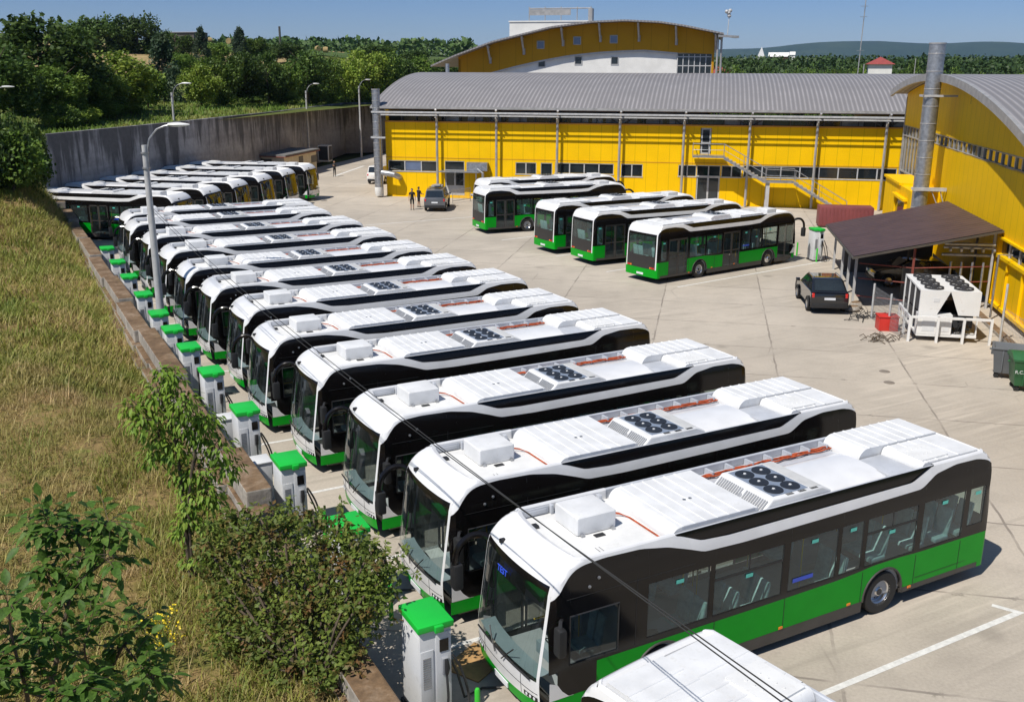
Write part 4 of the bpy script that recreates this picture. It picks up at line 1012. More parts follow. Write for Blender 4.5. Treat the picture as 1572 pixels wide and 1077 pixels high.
# ---- office building with the big arched ochre gable, behind
off = root_st('office_building', -28, 105, 'office block behind the hall with ochre arched gable above white wall', 'office building')
oo = lambda s: s+28
TOPZ = lambda s: float(np.interp(s, [-31, -28, -23.5, -16.5, -12, -8, -4, -1.3, 3, 3.2], [11.9, 13.1, 14.65, 16.25, 16.8, 16.95, 16.75, 16.35, 15.5, 15.45]))
BOTZ = lambda s: float(np.interp(s, [-28, -24, -21, -18, -14.5, -11, -8, -5.7, -1.9, 2], [10.2, 11.1, 11.85, 12.5, 13.1, 13.45, 13.62, 13.68, 13.35, 13.2]))
def gstrip(s0, s1, lo, hi, y, th, n=40):
    b = MB()
    for i in range(n):
        a = s0+(s1-s0)*i/n; c = s0+(s1-s0)*(i+1)/n
        l = lambda x: lo(x) if callable(lo) else lo
        h = lambda x: hi(x) if callable(hi) else hi
        b.add([(oo(a), y, l(a)), (oo(c), y, l(c)), (oo(c), y, h(c)), (oo(a), y, h(a)), (oo(a), y+th, l(a)), (oo(c), y+th, l(c)), (oo(c), y+th, h(c)), (oo(a), y+th, h(a))],
              [(0, 1, 2, 3), (7, 6, 5, 4), (3, 2, 6, 7), (1, 0, 4, 5)])
    return b
gstrip(-28.1, 2.0, BOTZ, lambda s: TOPZ(s)-.2, 0, .3).build('gable', M['ochre'], off, ang=10)
gstrip(-28, 2.0, 0, BOTZ, .32, .3).build('wall', M['render'], off, ang=10)
gstrip(-28, -1.9, lambda s: BOTZ(s)-.18, lambda s: BOTZ(s)-.004, .0, .3).build('gable_underside', M['greypaint'], off, ang=10)
gstrip(-31, 3.2, lambda s: TOPZ(s)-.18, TOPZ, -2.0, 22, 60).build('roof', M['roof'], off, ang=30)
b = MB(); b.box(oo(2.0), oo(2.25), 0, 20, 0, 15.3); b.box(oo(-28.1), oo(-27.8), 0, 20, 0, 12.6); b.build('wall', M['ochre'], off, smooth=False)
b = MB(); b.box(oo(-1.9), oo(2.0), .27, .31, 9.5, 13.25); g_ = b.build('stair_window', M['wallglass'], off, smooth=False)
b = MB()
for i in range(7): x = oo(-1.9+.65*i); b.box(x-.05, x+.05, .2, .26, 9.5, 13.2)
for z in (11.9, 12.9): b.box(oo(-1.9), oo(2.0), .21, .265, z-.05, z+.05)
b.build('window_frame', M['greypaint'], g_, smooth=False)
for s_, z in ((-18, 14.25), (-13.65, 14.7), (-9.35, 14.85)):
    b = MB(); b.box(oo(s_)-.42, oo(s_)+.42, -.02, .0, z-.42, z+.42); w_ = b.build('window', M['blueglass'], off, smooth=False)
    b = MB()
    for e in ((-.46, -.38, -.46, .46), (.38, .46, -.46, .46), (-.46, .46, -.46, -.38), (-.46, .46, .38, .46)): b.box(oo(s_)+e[0], oo(s_)+e[1], -.06, -.021, z+e[2], z+e[3])
    b.build('window_frame', M['metalgrey'], w_, smooth=False)
for s_, z in ((-17.9, 12.2), (-13.5, 12.5), (-9.2, 12.5)):
    b = MB(); b.box(oo(s_)-.38, oo(s_)+.38, .29, .31, z-.42, z+.36); w_ = b.build('window', M['wallglass'], off, smooth=False)
    b = MB(); b.box(oo(s_)-.46, oo(s_)+.46, .25, .289, z-.5, z-.42); b.box(oo(s_)-.46, oo(s_)-.38, .25, .289, z-.42, z+.44); b.box(oo(s_)+.38, oo(s_)+.46, .25, .289, z-.42, z+.44); b.box(oo(s_)-.38, oo(s_)+.38, .25, .289, z+.36, z+.44); b.build('window_frame', M['greypaint'], w_, smooth=False)
for s_ in (-24.2, -20.1, -15.4, -11, -6.5, -2.2, 2.3):
    b = MB(); zt = TOPZ(s_)-.2; b.tube([(oo(s_), -1.35, zt), (oo(s_)+.1, -.1, zt-1.9)], .13, 6); b.tube([(oo(s_), -1.3, zt-.05), (oo(s_), -.02, zt-.25)], .09, 6); b.tube([(oo(s_)+.1, -.1, zt-1.4), (oo(s_)+.1, -.12, zt-2.1)], .17, 6)
    b.build('strut', M['metalgrey'], off)
b = MB(); b.prism([(oo(2.6), -2.2, 15.0), (oo(4.9), -1.4, 14.9), (oo(4.5), 1.0, 14.95), (oo(2.6), 1.5, 15.2)], (0, 0, .25)); b.build('roof_tip', M['metalgrey'], off, smooth=False)
b = MB(); b.tube([(oo(2.6), -.8, 0), (oo(2.6), -.8, 15.3)], .12, 8); b.tube([(oo(3.2), -.6, 0), (oo(3.0), -.6, 15.1)], .12, 8); b.build('column', M['metalgrey'], off)
b = MB(); b.box(oo(-23.0), oo(-13.2), 6, 14, 12, 17.1); b.box(oo(-23.1), oo(-13.1), 5.9, 14.1, 17.1, 17.25); b.build('penthouse', M['render'], off, smooth=False)
b = MB()
for x in (-20.6, -18.6, -16.6, -14.6, -12.9): b.tube([(oo(x), 6.5, 17.2), (oo(x), 6.5, 18.9)], .06, 6)
b.tube([(oo(-20.6), 6.5, 18.7), (oo(-12.9), 6.5, 18.7)], .07, 6)
b.box(oo(-20.6), oo(-15.4), 6.45, 6.55, 17.9, 18.6); b.box(oo(-13.2), oo(-12.7), 6.3, 8, 17.2, 18.7); b.build('roof_screen', M['metalgrey'], off)
b = MB(); arc = [(oo(-26.5+9*i/12), 13.6+2.2*math.sin(math.pi*.5*i/12)) for i in range(13)]
for i in range(12): b.prism([(arc[i][0], 4, arc[i][1]), (arc[i+1][0], 4, arc[i+1][1]), (arc[i+1][0], 4, arc[i+1][1]-.3), (arc[i][0], 4, arc[i][1]-.3)], (0, 14, 0))
b.build('side_roof', M['metalgrey'], off)
# chimney pipe behind the hall, sensor mast, thin rods
def pole(name, x, y, z0, z1, r, mat, label, cat='pole', n=8):
    b = MB(); b.tube([(0, 0, 0), (0, 0, z1-z0)], r, n); o = b.build(name, mat, None); o.location = (x, y, z0); return tag(o, label, cat)
p = ST(-26, 92); pl_ = MB(); pl_.tube([(0, 0, 9), (0, 0, 12.0)], .22, 12); pl_.box(-1.0, 1.1, -.5, .5, 10.3, 10.85); oq = pl_.build('roof_vent', M['galv'], None); oq.location = p; tag(oq, 'short silver vent pipe on the far left roof end of the yellow hall', 'vent pipe')
p = ST(3.6, 104); sm = empty('weather_mast', (p.x, p.y, 15.1), 0, 'thin mast with a round sensor head on the roof tip of the office block', 'mast')
b = MB(); b.tube([(0, 0, 0), (.1, 0, 2.2)], .05, 6); b.build('pole', M['greypaint'], sm)
b = MB()
for q in ((0, 0, 2.5), (.2, 0, 2.75), (-.2, .1, 2.65), (.1, 0, 2.2)): b.lathe([(0, -.22), (.17, -.16), (.24, 0), (.17, .16), (0, .22)], q, (0, 0, 1), 10)
b.build('sensor', M['greypaint'], sm)
# ================================================================== CHARGERS
def make_charger():
    c = empty('charging_station', (0, 0, 0), 0, 'x', 'charger')
    b = MB(); b.box(-.30, .30, -.42, .42, .06, 1.88); b.build('cabinet', M['cab'], c, bevel=.012)
    b = MB(); b.box(-.34, .34, -.47, .47, 0, .07); b.build('plinth', M['blackm'], c)
    b = MB(); b.box(-.34, .34, -.46, .46, 1.88, 2.0); b.box(-.04, .12, -.53, -.44, 1.86, 1.985); b.build('lid', M['lid'], c, bevel=.012)
    b = MB(); b.box(-.29, -.05, -.432, -.421, .25, 1.50); b.box(.0, .29, -.432, -.421, .25, 1.80); b.box(-.303, -.30, -.38, .38, .2, 1.75); d = b.build('door', M['cab'], c, bevel=.004)
    b = MB()
    for i in range(14): b.box(-.25, -.10, -.437, -.4325, .75+.045*i, .775+.045*i)
    b.build('grille', M['galv'], d)
    b = MB(); b.box(.07, .24, -.442, -.4325, 1.42, 1.66); b.build('screen', M['black'], d)
    b = MB(); b.box(.10, .22, -.50, -.43, .98, 1.30); h = b.build('plug_holder', M['cabgrey'], c, bevel=.01)
    b = MB()
    b.tube([(.16, -.52, 1.30), (.16, -.56, 1.15), (.16, -.53, 1.0)], [.035, .05, .03], 8)
    b.build('plug', M['blackm'], h)
    b = MB()
    pts = [(.16, -.52, 1.02), (.14, -.62, .6), (.10, -.66, .22), (.28, -.72, .06), (.5, -.62, .05), (.62, -.45, .35), (.52, -.42, .85), (.36, -.44, 1.22), (.30, -.42, 1.3)]
    sm_ = []
    for i in range(len(pts)-1):
        for k in range(5):
            t = k/5; p0 = Vector(pts[max(i-1, 0)]); p1 = Vector(pts[i]); p2 = Vector(pts[i+1]); p3 = Vector(pts[min(i+2, len(pts)-1)])
            sm_.append(.5*((2*p1)+(-p0+p2)*t+(2*p0-5*p1+4*p2-p3)*t*t+(-p0+3*p1-3*p2+p3)*t**3))
    b.tube(sm_, .024, 7); b.build('charging_cable', M['wire'], c)
    b = MB(); b.tube([(.30, -.2, 1.3), (.52, -.2, .7), (.7, -.1, .08), (1.15, .05, .04), (1.45, -.1, .04)], .022, 6); b.build('charging_cable', M['wire'], c)
    return c
ch0 = make_charger(); CCH = childmap()
CXS = [-1.33, -1.35, -1.48, -1.52, -1.6, -1.68, -1.75, -1.8, -1.8, -1.82, -1.82, -1.82]
CYS = [1.6, 5.7, 9.8, 14.15, 18.3, 21.6, 24.4, 27.2, 31.1, 35.4, 39.5, 43.9]
for i in range(12):
    o = ch0 if i == 0 else dup_tree(ch0, CCH)
    y = CYS[i]
    o.location = (CXS[i], y, 0); o['group'] = 'chargers along the block wall'; o['category'] = 'charger'
    o['label'] = ('nearest green topped charger, fully in view at the nose of the nearest bus' if i == 0 else 'green topped charger by the block wall at the nose of the %s nearest row bus' % ORD[i])
o = dup_tree(ch0, CCH); p = gp(1250, 399); o.location = p; o.rotation_euler = (0, 0, A0+.35); o['label'] = 'lone white charger with green top between the last bus and the brown canopy'; o['category'] = 'charger'
if 'group' in o: del o['group']
b = MB(); b.lathe([(.05, 0), (.05, .80), (.035, .84), (0, .85)], (0, 0, 0), (0, 0, 1), 14); bo = b.build('bollard', M['bollard'], None)
k = 0
for i in range(9):
    for dy in (-.95,):
        o = bo if k == 0 else bo.copy()
        if k: col.objects.link(o)
        o.location = (CXS[i]+.55, CYS[i]+dy, 0)
        tag(o, ('short green bollard beside the nearest charger' if i == 0 else 'short green bollard in front of the charger of the %s nearest row bus' % ORD[i]), 'bollard', 'green bollards guarding the chargers'); k += 1
for px, py, l in ((1253, 402, 'green bollard at the right of the lone charger near the canopy'), (1223, 392, 'green bollard at the left of the lone charger near the canopy')):
    o = bo.copy(); col.objects.link(o); o.location = gp(px, py); tag(o, l, 'bollard', 'green bollards guarding the chargers')
cb = MB(); cb.box(-.25, .25, -.3, .3, 0, 1.05); cb.box(-.27, .27, -.32, .32, 1.05, 1.09)
for i, y in enumerate((12.3, 16.2)):
    if i == 0: oc = cb.build('junction_box', M['cab'], None, bevel=.01); o = oc
    else: o = oc.copy(); col.objects.link(o)
    o.location = (-1.62, y, 0); tag(o, ['low white junction box behind the block wall, third gap from camera', 'low white junction box behind the block wall, fourth gap from camera'][i], 'junction box', 'low junction boxes behind the block wall')
b = MB(); b.box(-.55, .5, -.42, .42, 0, .03); bd = b.build('plywood_board', M['board'], None); bd.location = (.12, 2.5, .0); bd.rotation_euler = (0, 0, .5); tag(bd, 'thin brown board lying under the nose of the nearest bus', 'board')
# ================================================================== LAMPS, WIRES, POLES
def lamp(x, y, h, ang, r0, label, z=0, arm=1.1):
    e = empty('street_lamp', (x, y, z), ang, label, 'street lamp', 'street lamps')
    b = MB(); b.tube([(0, 0, 0), (0, 0, h*.45), (0, 0, h)], [r0, r0*.85, r0*.62], 12); b.build('pole', M['greypaint'], e)
    b = MB(); pts = [(.10, 0, h-1.0), (.12, 0, h-.1), (.22, 0, h+.25), (.55, 0, h+.62), (arm*.8, 0, h+.75), (arm, 0, h+.78)]; b.tube(pts, .032, 7)
    for zz in (h-.9, h-.3): b.lathe([(r0*.8, -.03), (r0*.95, -.03), (r0*.95, .03), (r0*.8, .03)], (0, 0, zz), (0, 0, 1), 12)
    a = b.build('arm', M['galv'], e)
    b = MB(); b.grid(lambda u, v: (arm-.08+.85*u, .14*math.cos(2*math.pi*v)*math.sin(math.pi*min(.97, max(.05, u*.8+.18)))**.6, h+.80+.085*math.sin(2*math.pi*v)*math.sin(math.pi*min(.97, max(.05, u*.8+.18)))**.6), 10, 12)
    b.build('lamp_head', M['lamphead'], a); return e
lamp(-1.42, 29.3, 8.35, -.45, .17, 'grey lamp post standing at the block wall among the chargers')
p = ST(-44.6+1.2, 71.0); 
q = at(272, 240, 96); lamp(q.x, q.y, 9.3, -.5, .13, 'lamp post before the retaining wall behind the left group of buses')
q = at(474, 226, 124); lamp(q.x, q.y, 8.9, .2, .15, 'lamp post beside the flat roofed shed by the retaining wall')
q = at(554, 215, 134); lamp(q.x, q.y, 9.3, .2, .15, 'farthest lamp post, close to the left end of the yellow hall')
q = at(4, 230, 84); lamp(q.x-.5, q.y, 6.2, .0, .12, 'lamp head poking in at the left edge beside the bushes', z=3)
for k, (off_, sag) in enumerate(((0, .0), (.0, .25))):
    a = Vector((-1.35, 29.2, 5.85-.12*k)); c = gp(1300+6*k, 1150-10*k, 5.6); b = MB()
    b.tube([a.lerp(c, i/24)-Vector((0, 0, (.35+sag*.5)*4*(i/24)*(1-i/24))) for i in range(25)], .0085, 5)
    tag(b.build('overhead_wire', M['wire'], None), ['upper of the two black wires strung over the buses from the lamp post', 'lower of the two black wires strung over the buses from the lamp post'][k], 'wire', 'wires over the bus row')
# roof rods / lattice masts on the hall and beyond
p = at(1316, 112, 118); z0 = 9.0
for dx, hgt, l in ((0, 11.5, 'tall thin guyed antenna mast rising behind the hall roof'), (.9, 4.6, 'short thin rod beside the antenna mast behind the hall roof')):
    e = empty('antenna_mast', (p.x+dx, p.y, 7.5), 0, l, 'mast'); b = MB()
    b.tube([(0, 0, 0), (.35*hgt/11, .1, hgt)], .055, 6)
    if dx == 0:
        for zz in (6, 9.5, 10.6): b.tube([(-.4, 0, zz), (.7, 0, zz+.05)], .03, 4)
    b.build('pole', M['metalgrey'], e)
p = at(1404, 108, 160); pole('antenna_mast', p.x, p.y, 5, 13.2, .06, M['metalgrey'], 'small far rod standing left of the tall flue', 'mast')
p = at(430, 62, 330); pole('antenna_mast', p.x, p.y, 12, 24.5, .35, M['darktrim'], 'slim dark mast on the skyline above the hedge trees', 'mast')
# ================================================================== VEHICLES
def car(name, L, W, H, prof, gh, wheels, paint, label, loc, rz, tail=True, cat='car', rw_=.33, roofbars=False):
    """prof: lower body side outline [(x,z)], gh: greenhouse [(x,z)*4] front-low, front-top, rear-top, rear-low; front at -x"""
    c = empty(name, loc, rz, label, cat)
    b = MB(); n = len(prof); w2 = W/2
    rows = [(y, sc) for y, sc in ((-w2, .0), (-w2*.93, .05), (w2*.93, .05), (w2, .0))]
    def ringp(y, ins): 
        cx = sum(p[0] for p in prof)/n; cz = sum(p[1] for p in prof)/n
        return [(p[0]+(cx-p[0])*ins*.35, y, p[1]+(cz-p[1])*ins*.3 if p[1] > .5 else p[1]) for p in prof]
    R_ = [ringp(-w2*.94, .14), ringp(-w2, 0.02), ringp(0, 0), ringp(w2, .02), ringp(w2*.94, .14)]
    vs = [p for r_ in R_ for p in r_]; fs = []
    for i in range(4):
        for j in range(n): fs.append((i*n+j, i*n+(j+1) % n, (i+1)*n+(j+1) % n, (i+1)*n+j))
    b.add(vs, fs); b.poly(R_[0][::-1]); b.poly(R_[-1])
    body = b.build('body', paint, c, bevel=.10, seg=4, ang=50)
    (x0, z0), (x1, z1), (x2, z2), (x3, z3) = gh; wt = w2*.78; wb = w2*.92
    b = MB()
    b.add([(x0, -wb, z0), (x1, -wt, z1), (x2, -wt, z2), (x3, -wb, z3), (x0, wb, z0), (x1, wt, z1), (x2, wt, z2), (x3, wb, z3)],
          [(0, 1, 2, 3), (7, 6, 5, 4), (1, 5, 6, 2), (0, 4, 5, 1), (3, 2, 6, 7)])
    cab = b.build('cabin', paint, c, bevel=.10, seg=4, ang=50)
    def lerp(p, q, t): return tuple(p[i]+(q[i]-p[i])*t for i in range(3))
    b = MB()
    A_ = [(x0, 0, z0), (x1, 0, z1), (x2, 0, z2), (x3, 0, z3)]
    for sx_, (lo, hi, d) in (('f', (0, 1, -1)), ('r', (3, 2, 1))):
        P0, P1 = A_[lo], A_[hi]; q = []
        for t, s_ in ((.14, -1), (.9, -1), (.9, 1), (.14, 1)):
            p = lerp(P0, P1, t); ww = (wb+(wt-wb)*t)*.88; q.append((p[0]+d*.012, s_*ww, p[2]+.012))
        b.poly(q)
    b.build('windscreen', M['wallglass'], cab, smooth=False)
    for s_ in (-1, 1):
        m_ = 3
        for k in range(m_):
            b = MB(); t0 = .06+k*.31; t1 = t0+.27
            def sp(t, v): 
                xb = x0+(x3-x0)*t; xt = x1+(x2-x1)*t; zb = z0+(z3-z0)*t; zt = z1+(z2-z1)*t
                v = .12+.74*v; return (xb+(xt-xb)*v, s_*(wb+(wt-wb)*v+.008), zb+(zt-zb)*v)
            b.poly([sp(t0, 0), sp(t1, 0), sp(t1, 1), sp(t0, 1)]); b.build('side_window', M['wallglass'], cab, smooth=False)
    for x in wheels:
        for s_ in (-1, 1):
            b = MB(); b.lathe([(.2, 0), (rw_*.93, .01), (rw_, -.03), (rw_, -.17), (.2, -.2)], (x, s_*(w2+.01), rw_), (0, s_, 0), 20); ty = b.build('tyre', M['rubber'], c)
            b = MB(); b.lathe([(rw_*.66, .005), (rw_*.6, -.02), (.06, -.0), (0, .01)], (x, s_*(w2+.01), rw_), (0, s_, 0), 12); b.build('rim', M['alu'], ty)
            b = MB(); b.tube([(x+(rw_+.06)*math.cos(a), s_*(w2-.01), rw_+(rw_+.06)*math.sin(a)) for a in [math.pi*i/10 for i in range(11)]], .03, 5); b.build('wheel_arch', M['blackm'], body)
    xr = max(p[0] for p in prof); xf = min(p[0] for p in prof)
    for s_ in (-1, 1):
        b = MB(); b.box(xr-.16, xr-.03, s_*w2*.86-.06, s_*w2*.86+.06, z3-.24, z3-.03); b.build('tail_light', M['red'], body, bevel=.015)
        b = MB(); b.box(xf-.005, xf+.2, s_*w2*.74-.15, s_*w2*.74+.15, .62, .76); b.build('headlight', M['lens'], body, bevel=.02)
        b = MB(); b.box(x0+.25, x0+.42, s_*(w2+.10)-.1, s_*(w2+.10)+.1, z0+.02, z0+.17); b.build('wing_mirror', paint, body, bevel=.03)
    b = MB(); b.box(xr, xr+.012, -.26, .26, .72, .83); b.build('number_plate', M['plate'], body)
    b = MB(); b.box(xr-.1, xr+.03, -w2*.9, w2*.9, .32, .55); b.build('bumper', M['blackm'], body, bevel=.03); b = MB(); b.box(xf-.03, xf+.1, -w2*.9, w2*.9, .30, .52); b.build('bumper', M['blackm'], body, bevel=.03)
    if roofbars:
        b = MB()
        for s_ in (-1, 1): b.tube([(x1+.1, s_*wt*.92, z1+.01), (x1+.2, s_*wt*.92, z1+.07), (x2-.3, s_*wt*.92, z2+.07), (x2-.15, s_*wt*.92, z2+.01)], .02, 6)
        b.build('roof_rail', M['galv'], cab)
    return c
SUVP = [(-2.12, .35), (-2.15, .62), (-2.05, .86), (-1.2, 1.02), (-1.0, 1.05), (1.7, 1.08), (2.12, 1.02), (2.16, .6), (2.12, .34)]
a_ = math.atan2(24.0-20.9, 29.29-27.4)-.05
fdir = Vector((math.cos(a_), math.sin(a_), 0)); rn = Vector((27.15, 20.95, 0)); ctr = rn+fdir*2.0+Vector((fdir.y, -fdir.x, 0))*.92
car('parked_car', 4.3, 1.82, 1.62, SUVP, [(-1.2, 1.02), (-.25, 1.57), (1.28, 1.60), (2.10, 1.06)], (-1.35, 1.35), M['binblack'], 'black hatchback with roof rails parked in the open by the canopy, tail to camera', (ctr.x, ctr.y, 0), a_+math.pi, roofbars=True)
p = ST(13.6, 41.6); car('parked_car', 4.4, 1.82, 1.5, SUVP, [(-1.15, 1.03), (-.35, 1.46), (1.3, 1.46), (2.0, 1.05)], (-1.35, 1.35), M['binblack'], 'black car in the shade under the brown canopy', (p.x, p.y, 0), A0+.1)
VANP = [(-2.15, .32), (-2.18, .65), (-2.0, .95), (-1.35, 1.12), (2.15, 1.12), (2.2, .6), (2.15, .32)]
gv = car('parked_van', 4.4, 1.8, 1.82, VANP, [(-1.4, 1.10), (-.75, 1.76), (2.0, 1.80), (2.14, 1.10)], (-1.35, 1.35), M['vangrey'], 'grey compact van with loaded roof, rear to camera by the glass door', tuple(gp(663, 326)+Vector((1.4, 2.0, 0))), math.radians(60)+math.pi, cat='van', roofbars=True)
b = MB(); b.box(-.5, .6, -.45, .5, 1.84, 1.98); b.box(-.1, 1.0, -.2, .35, 1.98, 2.08); b.build('roof_load', M['metalgrey'], gv, bevel=.06)
car('parked_van', 4.4, 1.8, 1.85, VANP, [(-1.4, 1.10), (-.75, 1.80), (2.0, 1.84), (2.14, 1.10)], (-1.35, 1.35), M['vanwhite'], 'white compact van half hidden behind the silver flue', tuple(gp(575, 284)+Vector((1.5, 2.2, 0))), math.radians(55)+math.pi, cat='van')
# ================================================================== PEOPLE
def person(loc, rz, label, top, legs, skin, arms='side', bag=False, h=1.72):
    k = h/1.75
    b = MB()
    def sph(c, r, sx=1, sy=1, sz=1): b.lathe([(max(.001, math.sin(math.pi*i/8)*r), -math.cos(math.pi*i/8)*r*sz) for i in range(9)], c, (0, 0, 1), 12)
    for s_ in (-1, 1):
        b.tube([(.0+.04*s_, .095*s_, .90), (.03*s_, .10*s_, .50), (-.02*s_, .105*s_, .10)], [.088, .062, .042], 10)
        b.tube([(-.05-.02*s_, .105*s_, .045), (.16-.02*s_, .115*s_, .035)], [.045, .038], 8)
    b.tube([(0, 0, .84), (0, 0, .98), (0, 0, 1.15), (.01, 0, 1.34), (0, 0, 1.44), (0, 0, 1.50)], [.15, .155, .135, .165, .12, .06], 14)
    b.tube([(0, 0, 1.46), (.01, 0, 1.56)], [.055, .052], 10)
    b.tube([(0, -.19, 1.40), (0, 0, 1.43), (0, .19, 1.40)], [.055, .08, .055], 10)
    for i in range(1): sph((.015, 0, 1.655), .10, sz=1.22)
    b.tube([(.10, 0, 1.655), (.128, 0, 1.635)], [.022, .014], 6); b.tube([(.09, -.025, 1.60), (.10, 0, 1.598), (.09, .025, 1.60)], .012, 5)
    hands = []
    for s_ in (-1, 1):
        if arms == 'phone': P_ = [(0, .20*s_, 1.40), (.03, .24*s_, 1.12), (.26, .07*s_, 1.22)]
        elif arms == 'reach': P_ = [(0, .20*s_, 1.40), (.12, .23*s_, 1.13), (.36, .18*s_, 1.10)]
        else: P_ = [(0, .20*s_, 1.40), (.0, .25*s_, 1.12), (.06, .26*s_, .86)]
        b.tube(P_, [.052, .042, .030], 8)
        d = (Vector(P_[2])-Vector(P_[1])).normalized(); w_ = Vector(P_[2]); sdv = d.cross(Vector((0, s_, .2))).normalized()
        b.tube([w_, w_+d*.05, w_+d*.095], [.026, .040, .034], 8)
        for f in range(4): b.tube([w_+d*.085+sdv*(.03-.02*f), w_+d*(.14+.012*(f in (1, 2)))+sdv*(.034-.022*f)+Vector((0, -s_*.012, 0)), w_+d*(.165+.015*(f in (1, 2)))+sdv*(.033-.022*f)+Vector((0, -s_*.03, 0))], [.0115, .010, .009], 5)
        b.tube([w_+d*.03+sdv*.03, w_+d*.07+sdv*.062, w_+d*.105+sdv*.06], [.013, .012, .010], 5)
    for s_ in (-1, 1): b.tube([(0, .095*s_, 1.62), (.0, .106*s_, 1.655), (0, .098*s_, 1.68)], .013, 5)
    o = b.build('person', M['white'], None)
    md = o.modifiers.new('r', 'REMESH'); md.mode = 'VOXEL'; md.voxel_size = .011; md.use_smooth_shade = True
    dg = bpy.context.evaluated_depsgraph_get(); me = bpy.data.meshes.new_from_object(o.evaluated_get(dg)); o.modifiers.clear(); o.data = me; me.name = 'person'
    mats = [plain('skin_tone', (.42, .25, .17), .6), plain('cloth_top', top, .9), plain('cloth_legs', legs, .9), plain('shoe', (.03, .03, .03), .7), plain('hair_dark', (.025, .018, .014), .8)]
    me.materials.clear(); [me.materials.append(q) for q in mats]
    for p in me.polygons:
        c = p.center; i = 1
        if c.z > 1.50: i = 4 if (c.z > 1.70 or (c.x < -.02 and c.z > 1.60)) else 0
        elif c.z < .085: i = 3
        elif c.z < .92 and abs(c.y) < .21: i = 2
        elif arms == 'side' and c.z < .87 and abs(c.y) >= .21: i = 0
        elif arms != 'side' and c.x > .24: i = 0
        if skin and i == 2 and c.z < .48: i = 0
        if skin and i == 1 and abs(c.y) > .20 and c.z < 1.22: i = 0
        p.material_index = i
    o.location = loc; o.rotation_euler = (0, 0, rz); o.scale = (k, k, k)
    return tag(o, label, 'person')
q = gp(514, 271); person((q.x, q.y, 0), -2.2, 'person in dark clothes standing alone in the sun by the shed', (.03, .03, .032), (.02, .02, .024), False, 'phone')
q = gp(633, 322); person((q.x, q.y, 0), -1.9, 'person in black shirt and shorts standing left of the grey van', (.02, .018, .02), (.02, .02, .02), True, 'side', h=1.78)
q = gp(641, 319); person((q.x+.3, q.y+.4, 0), .4, 'person in dark clothes reaching into the side of the grey van', (.03, .02, .02), (.02, .02, .02), True, 'reach')
# ================================================================== RIGHT SIDE CLUTTER
can = root_st('car_canopy', 9.5, 34.4, 'lean-to canopy with dark brown ribbed roof over a parked car', 'canopy')
b = MB(); n = 26
cA, cB, cC, cD = Vector((0, -.2, 2.72)), Vector((.0, 13.2, 2.35)), Vector((7.0, 13.5, 3.85)), Vector((7.0, 1.6, 3.95))
cB = Vector((.1, 12.6, 2.38))
def cs(u, v): return cA.lerp(cB, v).lerp(cD.lerp(cC, v), u)
prof = []
for i in range(121):
    v = i/120; z = .03 if i % 6 < 4 else 0.0; prof.append((v, z))
b.add([tuple(cs(u, v)+Vector((0, 0, z))) for v, z in prof for u in (0, 1)], [(2*i, 2*i+1, 2*i+3, 2*i+2) for i in range(120)])
b.add([tuple(cs(u, v)-Vector((0, 0, .06))) for v, z in prof for u in (0, 1)], [(2*i, 2*i+2, 2*i+3, 2*i+1) for i in range(120)])
b.build('roof', M['brownroof'], can, ang=20)
b = MB()
for (p0, p1) in ((cs(0, 0), cs(1, 0)), (cs(0, 1), cs(1, 1)), (cs(0, 0), cs(0, 1)), (cs(1, 0), cs(1, 1))): b.tube([p0-Vector((0, 0, .06)), p1-Vector((0, 0, .06))], .07, 4)
for k in range(1, 6): b.tube([cs(0, k/6)-Vector((0, 0, .12)), cs(1, k/6)-Vector((0, 0, .12))], .05, 4)
b.build('beam', M['darktrim'], can)
for v in (.14, .34, .55, .85):
    b = MB(); p = cs(.06, v); b.box(p.x-.06, p.x+.06, p.y-.06, p.y+.06, 0, p.z-.05); b.build('post', M['greypaint'], can)
for u, v, mm in ((.42, .02, 'rust'), (.97, .04, 'greypaint'), (.97, .3, 'darktrim'), (.55, .5, 'darktrim')):
    b = MB(); p = cs(u, v); b.box(p.x-.05, p.x+.05, p.y-.05, p.y+.05, 0, p.z-.05); b.build('post', M[mm], can)
b = MB()
for z in (.45, 1.35, 2.1): b.tube([cs(.1, .14)*1, cs(.42, .02)], .001, 3); p = cs(.08, .13); q = cs(.42, .02); c2 = cs(.97, .04); b.tube([(p.x, p.y, z), (q.x, q.y, z), (c2.x, c2.y, z)] if z > 1 else [(p.x, p.y, z), (q.x, q.y, z)], .03, 5)
b.build('rail', M['rust'], can)
b = MB(); b.box(.9, 5.8, 10.2, 10.4, 0, 2.2); b.build('shade_fill', M['darktrim'], can)  # added dark sheet that fills in the shade under the canopy
# pipes and tanks beside the wing
pt = root_st('pipe_rack', 15.6, 36.2, 'grey pipes and valves at the end of the canopy against the yellow wall', 'pipes')
b = MB()
for i, z in enumerate((3.2, 3.0, 2.6)): b.tube([(-1.6, .2*i, z), (.7, .2*i, z)], .07, 8)
for i in range(4): b.tube([(-1.2+.5*i, .1, z-.3), (-1.2+.5*i, .1, .1)], .06, 8)
for i in range(5): b.lathe([(.11, -.05), (.11, .05)], (-1.3+.5*i, .1, 2.9), (1, 0, 0), 8)
b.tube([(.3, -2.2, .1), (.3, -2.2, 3.1), (.9, -2.2, 3.1)], .05, 6); b.build('pipe', M['galv'], pt)
b = MB(); b.tube([(-2.8, .7, 0), (-2.8, .7, 1.9)], .5, 14); b.tube([(-2.8, .7, 1.9), (-2.8, .7, 2.15)], [.5, .1], 14); b.build('tank', M['darktrim'], pt)
# chiller
ac = root_st('air_chiller', 11.7, 29.3, 'large white air chiller unit with fans on top behind white rails', 'air chiller')

